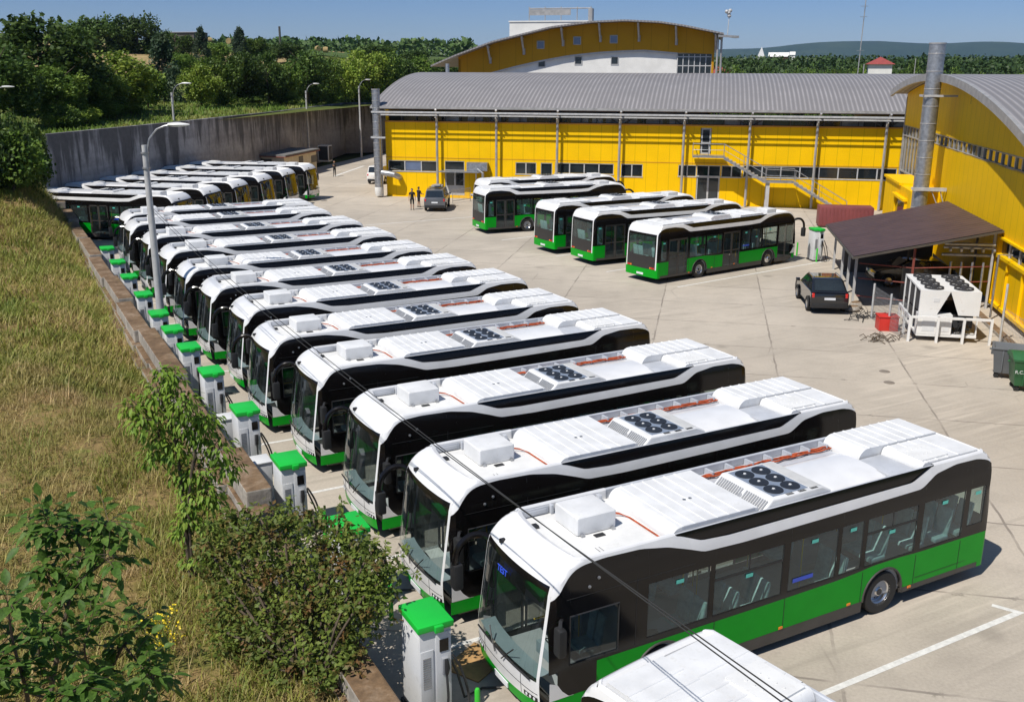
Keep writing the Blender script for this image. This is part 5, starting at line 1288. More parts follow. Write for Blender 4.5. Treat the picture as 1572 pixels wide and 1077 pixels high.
b = MB()
for x0 in (0, 1.28):
    b.prism([(x0+.02, 0, 1.2), (x0+1.2, 0, 1.2), (x0+1.2, 0, 2.25), (x0+.02, 0, 2.25)] if False else ([(0, 0, 1.2), (.75, 0, 1.2), (1.2, 0, 2.2), (1.2, 0, 2.25), (0, 0, 2.25)] if x0 == 0 else [(1.62, 0, 1.2), (2.45, 0, 1.2), (2.45, 0, 2.25), (1.22, 0, 2.25), (1.22, 0, 2.2)]), (0, .05, 0))
b.box(0, 2.45, .05, 3.6, 2.18, 2.25); b.box(0, 2.45, 3.55, 3.6, 1.2, 2.18)
for x in (0, 2.40):
    for y in (.05, 1.2, 2.4, 3.5): b.box(x, x+.05, y, y+.08, .3, 2.18)
b.box(0, 1.4, 0, .5, .3, 1.2); b.box(0, 2.45, 0, 3.6, .22, .32); b.build('casing', M['acwhite'], ac, smooth=False)
b = MB(); b.prism([(.08, .1, 1.2), (.12, .1, 1.2), (1.1, .1, 2.15), (.05, .1, 2.15)], (0, 3.4, 0)); b.box(.06, 2.38, .6, 3.5, .5, 1.1); b.prism([(2.3, .1, 1.2), (2.34, .1, 1.2), (2.38, .1, 2.15), (1.35, .1, 2.15)], (0, 3.4, 0)); b.build('coil', M['coil'], ac)
b = MB()
for i in range(8): b.tube([(1.6+.1*(i % 4), .15+.1*(i % 3), .4), (1.7+.07*i, .2, .8+.05*i), (2.2, .3+.05*i, .5)], .05, 6)
b.build('pipework', M['blackm'], ac)
b = MB(); b.box(.55, .8, -.012, 0, 1.75, 1.92); b.box(.2, .7, -.012, 0, .45, 1.05); b.box(.8, 1.3, -.012, 0, .45, 1.05); b.build('access_panel', M['cab'], ac)
for i in range(4):
    for x in (.62, 1.83):
        f = MB(); y = .5+.85*i; f.lathe([(.40, 2.25), (.40, 2.33), (.37, 2.33), (.36, 2.27)], (x, y, 0), (0, 0, 1), 20)
        for k in range(7): a = 2*math.pi*k/7; f.tube([(x+.08*math.cos(a), y+.08*math.sin(a), 2.31), (x+.37*math.cos(a), y+.37*math.sin(a), 2.31)], .018, 4)
        f.lathe([(.11, 2.28), (.11, 2.34), (0, 2.36)], (x, y, 0), (0, 0, 1), 12); f.build('fan', M['coil'], ac)
rl = root_st('rail_fence', 11.35, 29.1, 'low white pipe rails around the chiller', 'rail')
b = MB()
for x in (0, 1.15, 2.2, 3.3): b.box(x-.05, x+.05, -.05, .05, 0, 1.15)
for y in (1.2, 2.5): b.box(-.05, .05, y-.05, y+.05, 0, 1.15)
b.box(0, 3.3, -.04, .04, 1.05, 1.15); b.box(-.04, .04, .04, 2.5, 1.0, 1.12); b.build('rail', M['acwhite'], rl, smooth=False)
wf = root_st('wire_fence', 15.2, 29.6, 'thin mesh fence with white posts between the chiller and the bins', 'fence')
for x, y, h in ((0, 0, 2.6), (.3, -3.6, 1.8), (.3, -7.6, 1.8), (-4.8, 3.4, 1.7), (-4.4, 1.2, 1.7)):
    b = MB(); b.tube([(x, y, 0), (x, y, h)], .05, 6); b.build('post', M['greypaint'], wf)
b = MB()
for (p0, p1) in (((.3, -3.6), (0, 0)), ((.3, -7.6), (.3, -3.6)), ((-4.8, 3.4), (-4.4, 1.2)), ((-4.4, 1.2), (-3.9, -.3))):
    for i in range(24): t = i/24; x = p0[0]+(p1[0]-p0[0])*t; y = p0[1]+(p1[1]-p0[1])*t; b.tube([(x, y, .05), (x, y, 1.6)], .006, 3, caps=False)
    for z in range(9): b.tube([(*p0, .1+.18*z), (*p1, .1+.18*z)], .006, 3, caps=False)
b.build('wire_mesh', M['galv'], wf)
kb = root_st('kerb', 15.4, 12, 'broken concrete kerb strip along the foot of the yellow wing', 'kerb')
b = MB()
for i in range(13): b.box(.0, .35, i*2.0, i*2.0+1.95, 0, .16)
b.build('kerb_stone', M['block'], kb, bevel=.03)
def wheelie(name, loc, rz, mat, label, openlid):
    e = empty(name, loc, rz, label, 'rubbish bin')
    b = MB(); 
    def ring(x, y, z): return [(-x, -y, z), (x, -y, z), (x, y, z), (-x, y, z)]
    R_ = [ring(.55, .38, .22), ring(.66, .50, 1.15), ring(.70, .54, 1.17), ring(.70, .54, 1.23), ring(.62, .46, 1.23), ring(.52, .34, .30)]
    b.add([p for r_ in R_ for p in r_], [(4*i+j, 4*i+(j+1) % 4, 4*i+4+(j+1) % 4, 4*i+4+j) for i in range(5) for j in range(4)]+[(3, 2, 1, 0), (20, 21, 22, 23)])
    for x in (-.3, 0, .3): b.box(x-.02, x+.02, -.51, -.47, .3, 1.15)
    b.tube([(-.78, 0, 1.05), (-.70, 0, 1.05)], .04, 8); b.tube([(.78, 0, 1.05), (.70, 0, 1.05)], .04, 8)
    b.build('tub', mat, e, bevel=.012)
    b = MB()
    if openlid: b.grid(lambda u, v: (-.7+1.4*u, .50+.12*v, 1.22-.55*v+.0), 4, 4)
    else: b.grid(lambda u, v: (-.72+1.44*u, -.55+1.12*v, 1.24+.22*math.sin(math.pi*v)), 6, 10); b.poly([(-.72, -.55+1.12*i/10, 1.24+.22*math.sin(math.pi*i/10)) for i in range(11)]); b.poly([(.72, -.55+1.12*i/10, 1.24+.22*math.sin(math.pi*i/10)) for i in range(11)])
    b.build('lid', mat, e)
    for x in (-.45, .45):
        for y in (-.3, .3): b = MB(); b.lathe([(0, -.03), (.09, -.03), (.10, 0), (.09, .03), (0, .03)], (x, y, .10), (0, 1, 0), 12); b.box(x-.03, x+.03, y-.04, y+.04, .1, .24); b.build('wheel', M['rubber'], e)
    return e
q = gp(1548, 583)+Vector((.35, .25, 0)); wheelie('waste_container', (q.x, q.y, 0), A0-.25, M['bingrey'], 'grey four wheeled waste container, open topped, left of the green one', True)
q = gp(1562, 604)+Vector((.75, .15, 0)); gb_ = wheelie('waste_container', (q.x, q.y, 0), A0-.05, M['bingreen'], 'green four wheeled waste container at the right edge', False)
text('R.C.ARM', 'lettering', .18, (-.28, -.53, .78), (math.pi/2+.1, 0, 0), M['cab'], gb_)
b = MB(); b.box(-.42, .42, -.36, .36, 0, .62); b.box(-.45, .45, -.39, .39, .62, .68); o = b.build('red_box', M['redbox'], None, bevel=.02); o.location = gp(1366, 508)+Vector((.1, .3, 0)); o.rotation_euler = (0, 0, A0+.1); tag(o, 'bright red metal box on the ground left of the chiller', 'box')
q0 = gp(1256, 349); mc = empty('site_container', (q0.x, q0.y, 0), A0+.02, 'dull maroon low container in front of the yellow hall stair foot', 'container')
b = MB(); b.box(0, 3.9, 0, 1.6, .1, 1.55); b.build('body', M['maroon'], mc, bevel=.03)
b = MB()
for i in range(14): b.box(.15+.27*i, .25+.27*i, -.03, 0, .2, 1.45)
b.build('ribs', M['maroon'], mc)
# debris / pallets by the red box
rg = random.Random(9)
for n_, (px, py, l) in enumerate(((1330, 488, 'tangle of dark hoses and scrap on the ground right of the black hatchback'), (1352, 520, 'small heap of dry twigs beside the red box'))):
    b = MB()
    for i in range(26):
        x, y = rg.gauss(0, .55), rg.gauss(0, .3); a = rg.uniform(0, 6.3); l_ = rg.uniform(.3, .8)
        b.tube([(x, y, .03), (x+math.cos(a)*l_*.5, y+math.sin(a)*l_*.5, .06+rg.uniform(0, .2)), (x+math.cos(a)*l_, y+math.sin(a)*l_, .03)], .018, 5)
    o = b.build('scrap_heap', M['bark'] if n_ else M['blackm'], None); o.location = gp(px, py); tag(o, l, 'scrap')
for i, (px, py) in enumerate(((1309, 478), (1313, 474))):
    b = MB(); b.lathe([(0, 0), (.3, .02), (.42, .15), (.3, .35), (0, .42)], (0, 0, 0), (0, 0, 1), 7); o = b.build('rock', M['block'], None, bevel=.03); o.location = gp(px, py); o.scale = (1, .7, .8+.2*i); tag(o, ['larger pale rock beside the black hatchback', 'smaller pale rock behind the larger one by the black hatchback'][i], 'rock')
# manholes / utility
for i, (px, py) in enumerate(((1358, 570), (1365, 587))):
    b = MB(); b.lathe([(0, .012), (.19, .012), (.21, .0)], (0, 0, 0), (0, 0, 1), 20); o = b.build('manhole_cover', plain('worn_iron', (.20, .17, .14), .8), None); o.location = gp(px, py); tag(o, ['round dark manhole cover in the yard, the farther of two', 'round dark manhole cover in the yard, the nearer of two'][i], 'manhole cover', 'manhole covers')
# entrance clutter at the hall door
dg_ = root_st('door_canopy', -21.4, 72.2, 'small canopy and vent pipes above the glass door behind the grey van', 'door canopy')
b = MB(); b.box(-.2, 3.6, -.3, .8, 2.42, 2.52); b.box(2.3, 4.2, .2, .75, 2.55, 3.3); b.tube([(3.9, -.2, 0), (3.9, -.2, 2.4), (3.3, .2, 2.7)], .12, 8); b.tube([(3.3, -.3, 0), (3.3, -.3, 2.4)], .05, 6); b.build('canopy', M['galv'], dg_)
tk = root_st('gas_tank', -17.6, 71.6, 'silver vertical tank beside the glass door of the hall', 'tank')
b = MB(); b.tube([(0, 0, .1), (0, 0, 1.75), (0, 0, 2.0)], [.5, .5, .2], 16); b.tube([(-.9, 0, .5), (-.4, 0, .5)], .12, 8); b.tube([(.8, .2, 0), (.8, .2, 1.5)], .3, 12); b.build('tank', M['galv'], tk)
for (name, s_, t_, rz, wd, l) in (('barrier_fence', -19.6, 69.2, 1.1, 2.4, 'crowd barrier leaning near the silver tank by the hall door'), ('barrier_fence', -50.3, 126.9, 0, 7.5, 'long galvanised barrier before the retaining wall beyond the shed')):
    e = root_st(name, s_, t_, l, 'barrier'); e.rotation_euler = (0, 0, A0+rz); b = MB(); h_ = 1.15 if wd < 3 else 1.6
    b.tube([(0, 0, .0), (0, 0, h_), (wd, 0, h_), (wd, 0, 0)], .03, 6); b.tube([(0, 0, .2), (wd, 0, .2)], .025, 6)
    n = int(wd/.16) if wd < 3 else 7
    for i in range(1, n): b.tube([(wd*i/n, 0, .2), (wd*i/n, 0, h_)], .012 if wd < 3 else .035, 4)
    b.build('barrier', M['galv'], e)
b = MB()
# shed
pA, pB, pC = gp(436, 239.3, 2.5), gp(374.5, 236.8, 2.5), gp(485, 229.3, 2.5)
sh = empty('flat_roof_shed', (pA.x, pA.y, 0), 0, 'small cream shed with flat grey roof before the retaining wall', 'shed')
d1 = (pB-pA); l1 = d1.length; d1.normalize(); d2 = (pC-pA); l2 = d2.length; d2.normalize()
def shp(a, b_, z): v = d1*a+d2*b_; return (v.x, v.y, z)
def sbox(b, a0, a1, b0, b1, z0, z1): b.prism([shp(a0, b0, z0), shp(a0, b1, z0), shp(a1, b1, z0), shp(a1, b0, z0)], (0, 0, z1-z0))
b = MB(); sbox(b, 0, l1, 0, l2, 0, 2.35); b.build('wall', M['cream'], sh, smooth=False)
b = MB(); sbox(b, -.35, l1+.35, -.35, l2+.35, 2.42, 2.60); b.build('roof', M['bitumen'], sh, smooth=False)
b = MB(); sbox(b, -.40, l1+.40, -.40, l2+.40, 2.35, 2.42); b.build('roof_edge', M['rust'], sh, smooth=False)
for (a0, a1, b0, b1, z0, z1, nm) in ((1.6, 3.4, -.03, 0, 1.3, 2.1, 'window'), (-.03, 0, 4.0, 5.2, 0, 2.1, 'door'), (-.03, 0, 7.6, 9.3, 1.1, 1.9, 'window')):
    b = MB(); sbox(b, a0, a1, b0, b1, z0, z1); b.build(nm, M['darktrim'], sh, smooth=False)
q = gp(489, 252); cu = empty('cooling_unit', (q.x, q.y, 0), A0, 'white outdoor cooling unit at the right end of the shed', 'cooling unit')
b = MB(); b.box(0, 1.4, 0, 1.2, .3, 2.3); b.build('casing', M['acwhite'], cu, bevel=.03)
b = MB(); b.box(.1, 1.3, -.02, 0, .5, 2.2); b.box(1.4, 1.42, .1, 1.1, .5, 2.2); b.build('coil', M['coil'], cu)
# dish and junction on the retaining wall, conduit
# ================================================================== FAR HOUSES
def house(px, py, dist, w_, d_, h_, rh, wall, roof, label, z0=0, rz=0, cat='house', pyr=False):
    q = at(px, py, dist); e = empty('house', (q.x, q.y, z0), rz-R(45), label, cat)
    b = MB(); b.box(-w_/2, w_/2, -d_/2, d_/2, 0, h_); b.build('wall', wall, e, smooth=False)
    b = MB()
    if pyr: b.add([(-w_*.62, -d_*.62, h_), (w_*.62, -d_*.62, h_), (w_*.62, d_*.62, h_), (-w_*.62, d_*.62, h_), (0, 0, h_+rh)], [(0, 1, 4), (1, 2, 4), (2, 3, 4), (3, 0, 4), (3, 2, 1, 0)])
    else: b.prism([(-w_*.53, -d_*.56, h_), (-w_*.53, 0, h_+rh), (-w_*.53, d_*.56, h_)], (w_*1.06, 0, 0))
    b.build('roof', roof, e, smooth=False)
    for i in range(3):
        b = MB(); x = -w_*.3+w_*.3*i; b.box(x-.5, x+.5, -d_/2-.04, -d_/2, h_*.45, h_*.75); b.build('window', M['wallglass'], e, smooth=False)
    return e
house(1350, 107, 170, 3.5, 3.5, 12.45, 1.15, M['render'], M['tile'], 'small pavilion with pointed red tile roof peeping over the hall roof', pyr=True)
house(1156, 88, 520, 14, 8, 15.5, 2.0, M['render'], M['render'], 'long white building with shallow white roof among trees on the right horizon', cat='building')
e = house(1169, 80, 530, 3, 3, 18.5, 5.0, M['render'], M['greypaint'], 'pointed white turret of the far white building', cat='turret', pyr=True)
house(1196, 80, 500, 9, 7, 18.2, 2.0, M['rust'], M['render'], 'orange red walled house with white slanted roof on the right horizon')
house(1217, 80, 500, 2.5, 5, 19, 1.5, M['render'], M['render'], 'narrow white block next to the orange red house on the horizon', cat='building')
house(1116, 90, 420, 12, 6, 11, 2.6, M['cream'], M['tile'], 'house with red roof just right of the office block roof tip')
house(1105, 110, 200, 3, 3, 11.0, 1.4, M['rust'], M['tile'], 'tiny red roof showing between the office columns and trees', pyr=True)
house(700, 70, 600, 26, 10, 19.5, 2, M['render'], M['metalgrey'], 'long pale building on the left horizon beside the office block', cat='building')
house(601, 77, 260, 2.4, 3, 16, .2, M['render'], M['render'], 'small white box structure above the trees left of the office block', cat='building')
house(285, 62, 270, 9, 6, 20.2, .3, M['darktrim'], M['metalgrey'], 'dark flat roofed barn on the skyline field', cat='barn')
for i, (px, d_) in enumerate(((1450, 1500), (1490, 1700), (1530, 1800), (1556, 1750))): house(px, 95, d_, 45 if i else 120, 20, 17+2*(i % 2), 2, M['render'], M['greypaint'], ['long pale shed far off right of the tall flue', 'pale block far off, second from the right edge cluster', 'pale far block with taller roof near the right edge', 'small pale far block nearest the right edge'][i], cat='building')
# hay bales on the far field
b = MB(); b.lathe([(0, -.9), (1.1, -.9), (1.25, 0), (1.1, .9), (0, .9)], (0, 0, 1.2), (1, 0, 0), 14); hb = b.build('hay_bale', M['field'], None)
for i, (px, py, d) in enumerate(((322, 66, 300), (352, 69, 300), (393, 67, 330), (404, 68, 330), (505, 70, 340), (512, 70, 340), (520, 70, 345), (526, 71, 345), (488, 77, 300), (500, 82, 280))):
    o = hb if i == 0 else hb.copy()
    if i: col.objects.link(o)
    q = at(px, py, d); st_ = (q.x*E1.x+q.y*E1.y, q.x*E2.x+q.y*E2.y); o.location = (q.x, q.y, hz(*st_)); o.rotation_euler = (0, 0, i); o.scale = (.7, .7, .7)
    tag(o, ['straw bale farthest left on the skyline field', 'second straw bale from the left on the skyline field', 'left bale of the close pair above the conical trees', 'right bale of the close pair above the conical trees', 'leftmost bale of the row of four left of the hall', 'second bale of the row of four left of the hall', 'third bale of the row of four left of the hall', 'rightmost bale of the row of four left of the hall', 'bale lying just below the row of four', 'lowest straw bale, nearest the hedge trees'][i], 'hay bale', 'straw bales on the far field')
# ================================================================== VEGETATION
def mesh_np(name, V, F4, mat, smooth=False):
    me = bpy.data.meshes.new(name); n = len(V); k = F4.shape[1]
    me.vertices.add(n); me.vertices.foreach_set('co', V.astype(np.float32).ravel())
    me.loops.add(F4.size); me.loops.foreach_set('vertex_index', F4.astype(np.int32).ravel())
    me.polygons.add(len(F4)); me.polygons.foreach_set('loop_start', np.arange(0, F4.size, k, dtype=np.int32)); me.polygons.foreach_set('loop_total', np.full(len(F4), k, dtype=np.int32))
    me.update(); me.validate(); me.materials.append(mat); return me
def leaf_quads(P, rs, size, asp=.62, up=.35, droop=0):
    """one bent quad pair would be heavy: one pointed diamond per leaf"""
    n = len(P); d = rs.normal(size=(n, 3)); d[:, 2] = d[:, 2]*.6-droop; d /= np.linalg.norm(d, axis=1)[:, None]
    nn = rs.normal(size=(n, 3)); nn[:, 2] += up*3; s = np.cross(d, nn); s /= np.linalg.norm(s, axis=1)[:, None]+1e-9
    L = (size*rs.uniform(.65, 1.25, n))[:, None]; W_ = L*asp*.5
    V = np.stack([P, P+d*L*.45+s*W_, P+d*L, P+d*L*.45-s*W_], 1).reshape(-1, 3)
    return V, np.arange(4*n).reshape(n, 4)
def crown_points(rs, n, W, H, lobes, shell=.55, shape='round'):
    c = []
    for i in range(lobes):
        v = rs.normal(size=3); v /= np.linalg.norm(v); zz = v[2]
        r = rs.uniform(.45, .80)
        if shape == 'tall': pos = np.array([v[0]*r*.5, v[1]*r*.5, zz*.85]); rad = rs.uniform(.22, .36)
        elif shape == 'cone': h = rs.uniform(-1, .9); q = (1-(h+1)/2.05)*.75; a = rs.uniform(0, 6.28); pos = np.array([q*math.cos(a), q*math.sin(a), h]); rad = .16+.22*q
        else: pos = v*r; pos[2] = pos[2]*.9; rad = rs.uniform(.24, .42)
        c.append((pos, rad))
    per = n//lobes; out = []
    for pos, rad in c:
        v = rs.normal(size=(per, 3)); v /= np.linalg.norm(v, axis=1)[:, None]
        rr = rad*(shell+(1-shell)*rs.uniform(0, 1, (per, 1)))*rs.choice([1, 1, 1, 1.22], (per, 1))
        out.append(pos+v*rr*np.array([1, 1, .85]))
    P = np.concatenate(out); return P*np.array([W/2, W/2, H/2])
TREEV = {}
def crown_mesh(var, mat, W, H, n, leaf, shape):
    k = (var, mat)
    if k not in TREEV:
        rs = np.random.RandomState(100+var); P = crown_points(rs, n, W, H, 26 if shape != 'cone' else 40, shape=shape)
        V, F = leaf_quads(P, rs, leaf, .8); TREEV[k] = mesh_np('crown', V, F, M[mat])
    return TREEV[k]
def trunk_mb(h, r, seed, W):
    rg = random.Random(seed); b = MB(); lean = rg.uniform(-.3, .3)
    b.tube([(0, 0, -.3), (lean*.3, .1, h*.35), (lean, 0, h*.75)], [r, r*.8, r*.35], 7)
    for i in range(6):
        a = rg.uniform(0, 6.28); z = h*rg.uniform(.28, .6); l = W*rg.uniform(.25, .42)
        b.tube([(lean*.3, .05, z), (math.cos(a)*l*.5, math.sin(a)*l*.5, z+l*.45), (math.cos(a)*l, math.sin(a)*l, z+l*.8)], [r*.45, r*.3, r*.1], 5)
    return b
TRK = {}
def tree(px, top, dist, wpx, mat, label, shape='round', group='trees on the slope behind the retaining wall', name='tree', base=None, low=.12):
    q = at(px, top, dist); s_ = q.x*E1.x+q.y*E1.y; t_ = q.x*E2.x+q.y*E2.y
    g = hz(s_, t_) if base is None else bank(q.x, q.y) if base == 'bank' else base
    H = max(1.5, q.z-g); W = wpx/FPX*dist*1.05
    var = (int(px*7+top) % 3)+{'round': 0, 'tall': 3, 'cone': 6, 'shrub': 9}[shape]
    n = {'round': 5200, 'tall': 3600, 'cone': 4200, 'shrub': 3600}[shape]
    e = empty(name, (q.x, q.y, g), (px*1.7) % 6.28, label, 'tree' if shape != 'shrub' else 'shrub', group)
    n = int(n*1.45); me = crown_mesh(var, mat, 8, 8, n, .37 if shape != 'shrub' else .40, 'round' if shape == 'shrub' else shape)
    ch = H*(1-low); o = bpy.data.objects.new('crown', me); col.objects.link(o); o.parent = e
    o.scale = (W/8*1.1, W/8*1.1, ch/8*1.14); o.location = (0, 0, H-ch/2)
    if shape != 'shrub':
        k = var
        if k not in TRK: TRK[k] = trunk_mb(8, .22, k, 8).build('trunk', M['bark'], e); tr = TRK[k]
        else: tr = bpy.data.objects.new('trunk', TRK[k].data); col.objects.link(tr); tr.parent = e
        tr.scale = (W/8, W/8, H/8)
    else:
        tr = MB(); rg = random.Random(var)
        for i in range(5): a = rg.uniform(0, 6.28); tr.tube([(0, 0, -.2), (.3*math.cos(a), .3*math.sin(a), 1.2), (1.2*math.cos(a), 1.2*math.sin(a), 2.6)], [.08, .06, .02], 5)
        tr = tr.build('stem', M['bark'], e); tr.scale = (min(1, W/4), min(1, W/4), H/4)
    return e
KIND = {'leafdark': 'dark green', 'leafmid': 'mid green', 'leaflight': 'yellow green', 'leafblue': 'bluish green'}
T_ = [(-20, 60, 88, 110, 'leafdark', 'round'), (48, 14, 98, 140, 'leafdark', 'round'), (112, 78, 100, 96, 'leafdark', 'round'), (180, 74, 104, 110, 'leaflight', 'round'), (80, 92, 93, 80, 'leafmid', 'round'),
      (150, 100, 98, 70, 'leafmid', 'round'), (245, 56, 128, 66, 'leafblue', 'cone'), (222, 100, 112, 50, 'leafmid', 'round'), (304, 94, 114, 58, 'leaflight', 'round'), (336, 72, 118, 58, 'leafmid', 'round'),
      (372, 66, 124, 62, 'leafdark', 'round'), (408, 74, 128, 56, 'leafdark', 'round'), (436, 86, 131, 44, 'leafmid', 'round'), (470, 68, 136, 62, 'leafdark', 'round'), (500, 80, 142, 44, 'leafmid', 'round'),
      (528, 78, 146, 52, 'leaflight', 'round'), (560, 64, 152, 66, 'leaflight', 'round'), (592, 72, 158, 54, 'leafmid', 'round'), (618, 84, 165, 44, 'leafdark', 'round'), (645, 82, 172, 50, 'leafmid', 'round'), (676, 88, 180, 48, 'leafdark', 'round'), (705, 96, 185, 40, 'leafmid', 'round'),
      (306, 42, 200, 30, 'leafblue', 'cone'), (366, 42, 215, 30, 'leafblue', 'cone'), (392, 52, 220, 40, 'leafmid', 'round'), (440, 62, 230, 46, 'leafdark', 'round'), (330, 60, 205, 44, 'leafmid', 'round'), (280, 78, 180, 40, 'leafmid', 'round'), (580, 66, 240, 50, 'leafdark', 'round'), (640, 74, 250, 50, 'leafdark', 'round')]
cnt = {}
def near_name(px):
    for lim, nm in ((60, 'at the left edge'), (130, 'just in from the left edge'), (210, 'left of the first far lamp'), (270, 'above the far lamp at left'), (330, 'right of the far lamp at left'), (400, 'mid hedge line'), (460, 'left of the lamp by the shed'), (520, 'behind the lamp by the shed'), (580, 'left of the hall flue'), (640, 'behind the left end of the hall roof'), (800, 'beside the office block')):
        if px < lim: return nm
seen = {}
def lab_tree(px, mat, shape, row):
    l = '%s %s %s, %s' % (KIND[mat], {'round': 'broad tree', 'cone': 'conical tree', 'shrub': 'shrub', 'tall': 'slim tree'}[shape], near_name(px), row)
    seen[l] = seen.get(l, 0)+1
    return l if seen[l] == 1 else ORD[seen[l]-1]+' '+l
for (px, tp, d, w_, mt, sh) in T_: tree(px, tp, d, w_, mt, lab_tree(px, mt, sh, 'on the slope' if d < 195 else 'on the upper slope'), sh, low=.06 if d < 195 else .12)
for (px, tp, d, w_, mt) in ((100, 27, 235, 52, 'leafmid'), (146, 17, 235, 60, 'leafdark'), (205, 15, 238, 66, 'leafdark'), (244, 38, 240, 34, 'leafmid'), (268, 44, 236, 46, 'leafdark'), (20, 45, 230, 60, 'leafmid'), (178, 38, 240, 30, 'leafmid')):
    tree(px, tp, d, w_, mt, lab_tree(px, mt, 'round', 'on the skyline'), 'round', 'trees on the skyline', low=-.25)
for (px, tp, d, w_, mt) in ((5, 180, 66, 90, 'leafmid'), (40, 196, 70, 34, 'leafmid'), (-25, 150, 66, 90, 'leafdark'), (28, 168, 69, 60, 'leafmid')):
    tree(px, tp, d, w_, mt, lab_tree(px, mt, 'shrub', 'on top of the bank'), 'shrub', 'shrubs at the far end of the grass bank', name='shrub', base='bank', low=-.1)
for (px, tp, d, w_, mt) in ((92, 160, 88, 50, 'leafmid'), (130, 168, 92, 44, 'leaflight'), (160, 150, 97, 46, 'leafmid'), (200, 155, 102, 44, 'leafmid'), (345, 150, 118, 40, 'leafmid'), (385, 142, 124, 44, 'leafdark'), (430, 138, 130, 44, 'leaflight'), (480, 132, 138, 40, 'leafmid'), (545, 128, 150, 40, 'leaflight'), (505, 134, 142, 34, 'leafmid'), (525, 136, 152, 30, 'leafmid'), (566, 134, 160, 34, 'leafdark'), (446, 146, 128, 26, 'leafmid'), (178, 180, 99, 30, 'leafmid'), (108, 184, 88, 34, 'leafdark')):
    tree(px, tp, d, w_, mt, lab_tree(px, mt, 'shrub', 'along the wall top'), 'shrub', 'shrubs along the retaining wall top', name='shrub', low=.02)
near_name = lambda px: 'left of the antenna mast' if px < 1240 else 'around the antenna mast' if px < 1345 else 'between the pavilion and the tall flue' if px < 1430 else 'right of the tall flue'
for i, px in enumerate(range(1112, 1590, 21)):
    tp = 92+(i*37 % 11)-(6 if 1370 < px < 1420 else 0)+ (5 if px > 1430 else 0)
    if 1335 < px < 1362: tp = 96
    tree(px, tp, 175+(i*53 % 70), 34+(i*29 % 14), ['leafdark', 'leafmid', 'leafmid'][i % 3], lab_tree(px, ['leafdark', 'leafmid', 'leafmid'][i % 3], 'round', 'over the hall roof'), 'round', 'treetops beyond the hall roof', base=-.6, low=.1)
# far woods as stuff
def wood(name, spec, seed, mat='farwood', leaf=1.6, n=9000):
    rs = np.random.RandomState(seed); P = []
    for k in range(n//60):
        px, top, d = spec(rs); q = at(px, top, d); r = rs.uniform(3, 6.5)
        v = rs.normal(size=(60, 3)); v /= np.linalg.norm(v, axis=1)[:, None]; v[:, 2] = v[:, 2]*.8-.6; P.append(np.array(q)+v*r)
    P = np.concatenate(P); V, F = leaf_quads(P, rs, leaf, .9); me = mesh_np(name, V, F, M[mat]); o = bpy.data.objects.new(name, me); col.objects.link(o)
    return tag(o, kind='stuff')
tag(wood('far_wood', lambda rs: (lambda d: (rs.uniform(1095, 1600), 90+10*rs.uniform(0, 1)+(420-d)*.02+2.5*math.sin(rs.uniform(0, 6)), d))(rs.uniform(260, 520)), 4, n=46000, leaf=.95), 'green wood filling the ground between the hall roof and the far ridge', 'wood')
tag(wood('skyline_hedge', lambda rs: (rs.uniform(230, 720), 62+8*rs.uniform(0, 1), rs.uniform(420, 560)), 5, n=11000, leaf=2.2), 'dark hedge line on the horizon beyond the green field', 'hedge')
# ---- grass on the bank
def blades(name, rs, xy, zf, hgt, wd, mat):
    n = len(xy); P = np.column_stack([xy, [zf(x, y)-.03 for x, y in xy]]); h = hgt*rs.uniform(.5, 1.25, n); a = rs.uniform(0, 6.283, n); lean = rs.uniform(.2, 1.3, n)
    d = np.column_stack([np.cos(a), np.sin(a), np.zeros(n)]); s = np.column_stack([-np.sin(a), np.cos(a), np.zeros(n)])*(wd*rs.uniform(.6, 1.3, n))[:, None]
    up = np.array([0, 0, 1.0]); m1 = P+d*(lean*h*.3)[:, None]+up*(h*.55)[:, None]; m2 = P+d*(lean*h)[:, None]+up*h[:, None]
    V = np.stack([P-s, P+s, m1+s*.7, m1-s*.7, m2+s*.12, m2-s*.12], 1).reshape(-1, 3); i = np.arange(n)*6
    F = np.concatenate([np.column_stack([i, i+1, i+2, i+3]), np.column_stack([i+3, i+2, i+4, i+5])])
    me = mesh_np(name, V, F, mat); o = bpy.data.objects.new(name, me); col.objects.link(o); return tag(o, kind='stuff')
rs = np.random.RandomState(12)
def patch(n, y0, y1, p, xw):
    y = y0+(y1-y0)*rs.uniform(0, 1, n)**p; xw = np.interp(y, [0, 10, 60, 80], [6.5, 7, 7, 9]); x = -2.95-xw*rs.uniform(0, 1, n)
    cl = np.sin(x*2.1+y*.7)+np.sin(y*1.7-x*.9)+rs.normal(size=n)*.7
    return np.column_stack([x, y])[cl > -1.1]
XY = patch(46000, 1, 22, 1.0, 0); tag(blades('dry_grass', rs, XY, bank, .21, .012, M['blade']), 'tall dry straw coloured grass on the bank in front', 'grass')
XY = patch(34000, 20, 72, 1.0, 0); tag(blades('dry_grass', rs, XY, bank, .30, .028, M['blade']), 'dry grass on the middle and far part of the bank', 'grass')
XY = patch(16000, 24, 76, .8, 0); tag(blades('green_grass', rs, XY, bank, .50, .03, M['bladegreen']), 'longer greener grass toward the far end of the bank', 'grass')
XY = patch(30000, 1, 34, 1.0, 0); XY = XY[(np.sin(XY[:, 0]*1.3+1)+np.sin(XY[:, 1]*.6)+np.sin(XY[:, 0]*.5-XY[:, 1]*.31)) > .25]; tag(blades('green_grass', rs, XY, bank, .28, .016, M['bladegreen']), 'green weedy patches among the near dry grass', 'grass')
n = 6500; XY = np.column_stack([-3.25-rs.uniform(0, 1, n)**1.2*2.2, rs.uniform(26, 62, n)]); tag(blades('tall_grass', rs, XY, bank, .40, .022, M['blade']), 'dry grass stalks behind the block wall', 'grass')
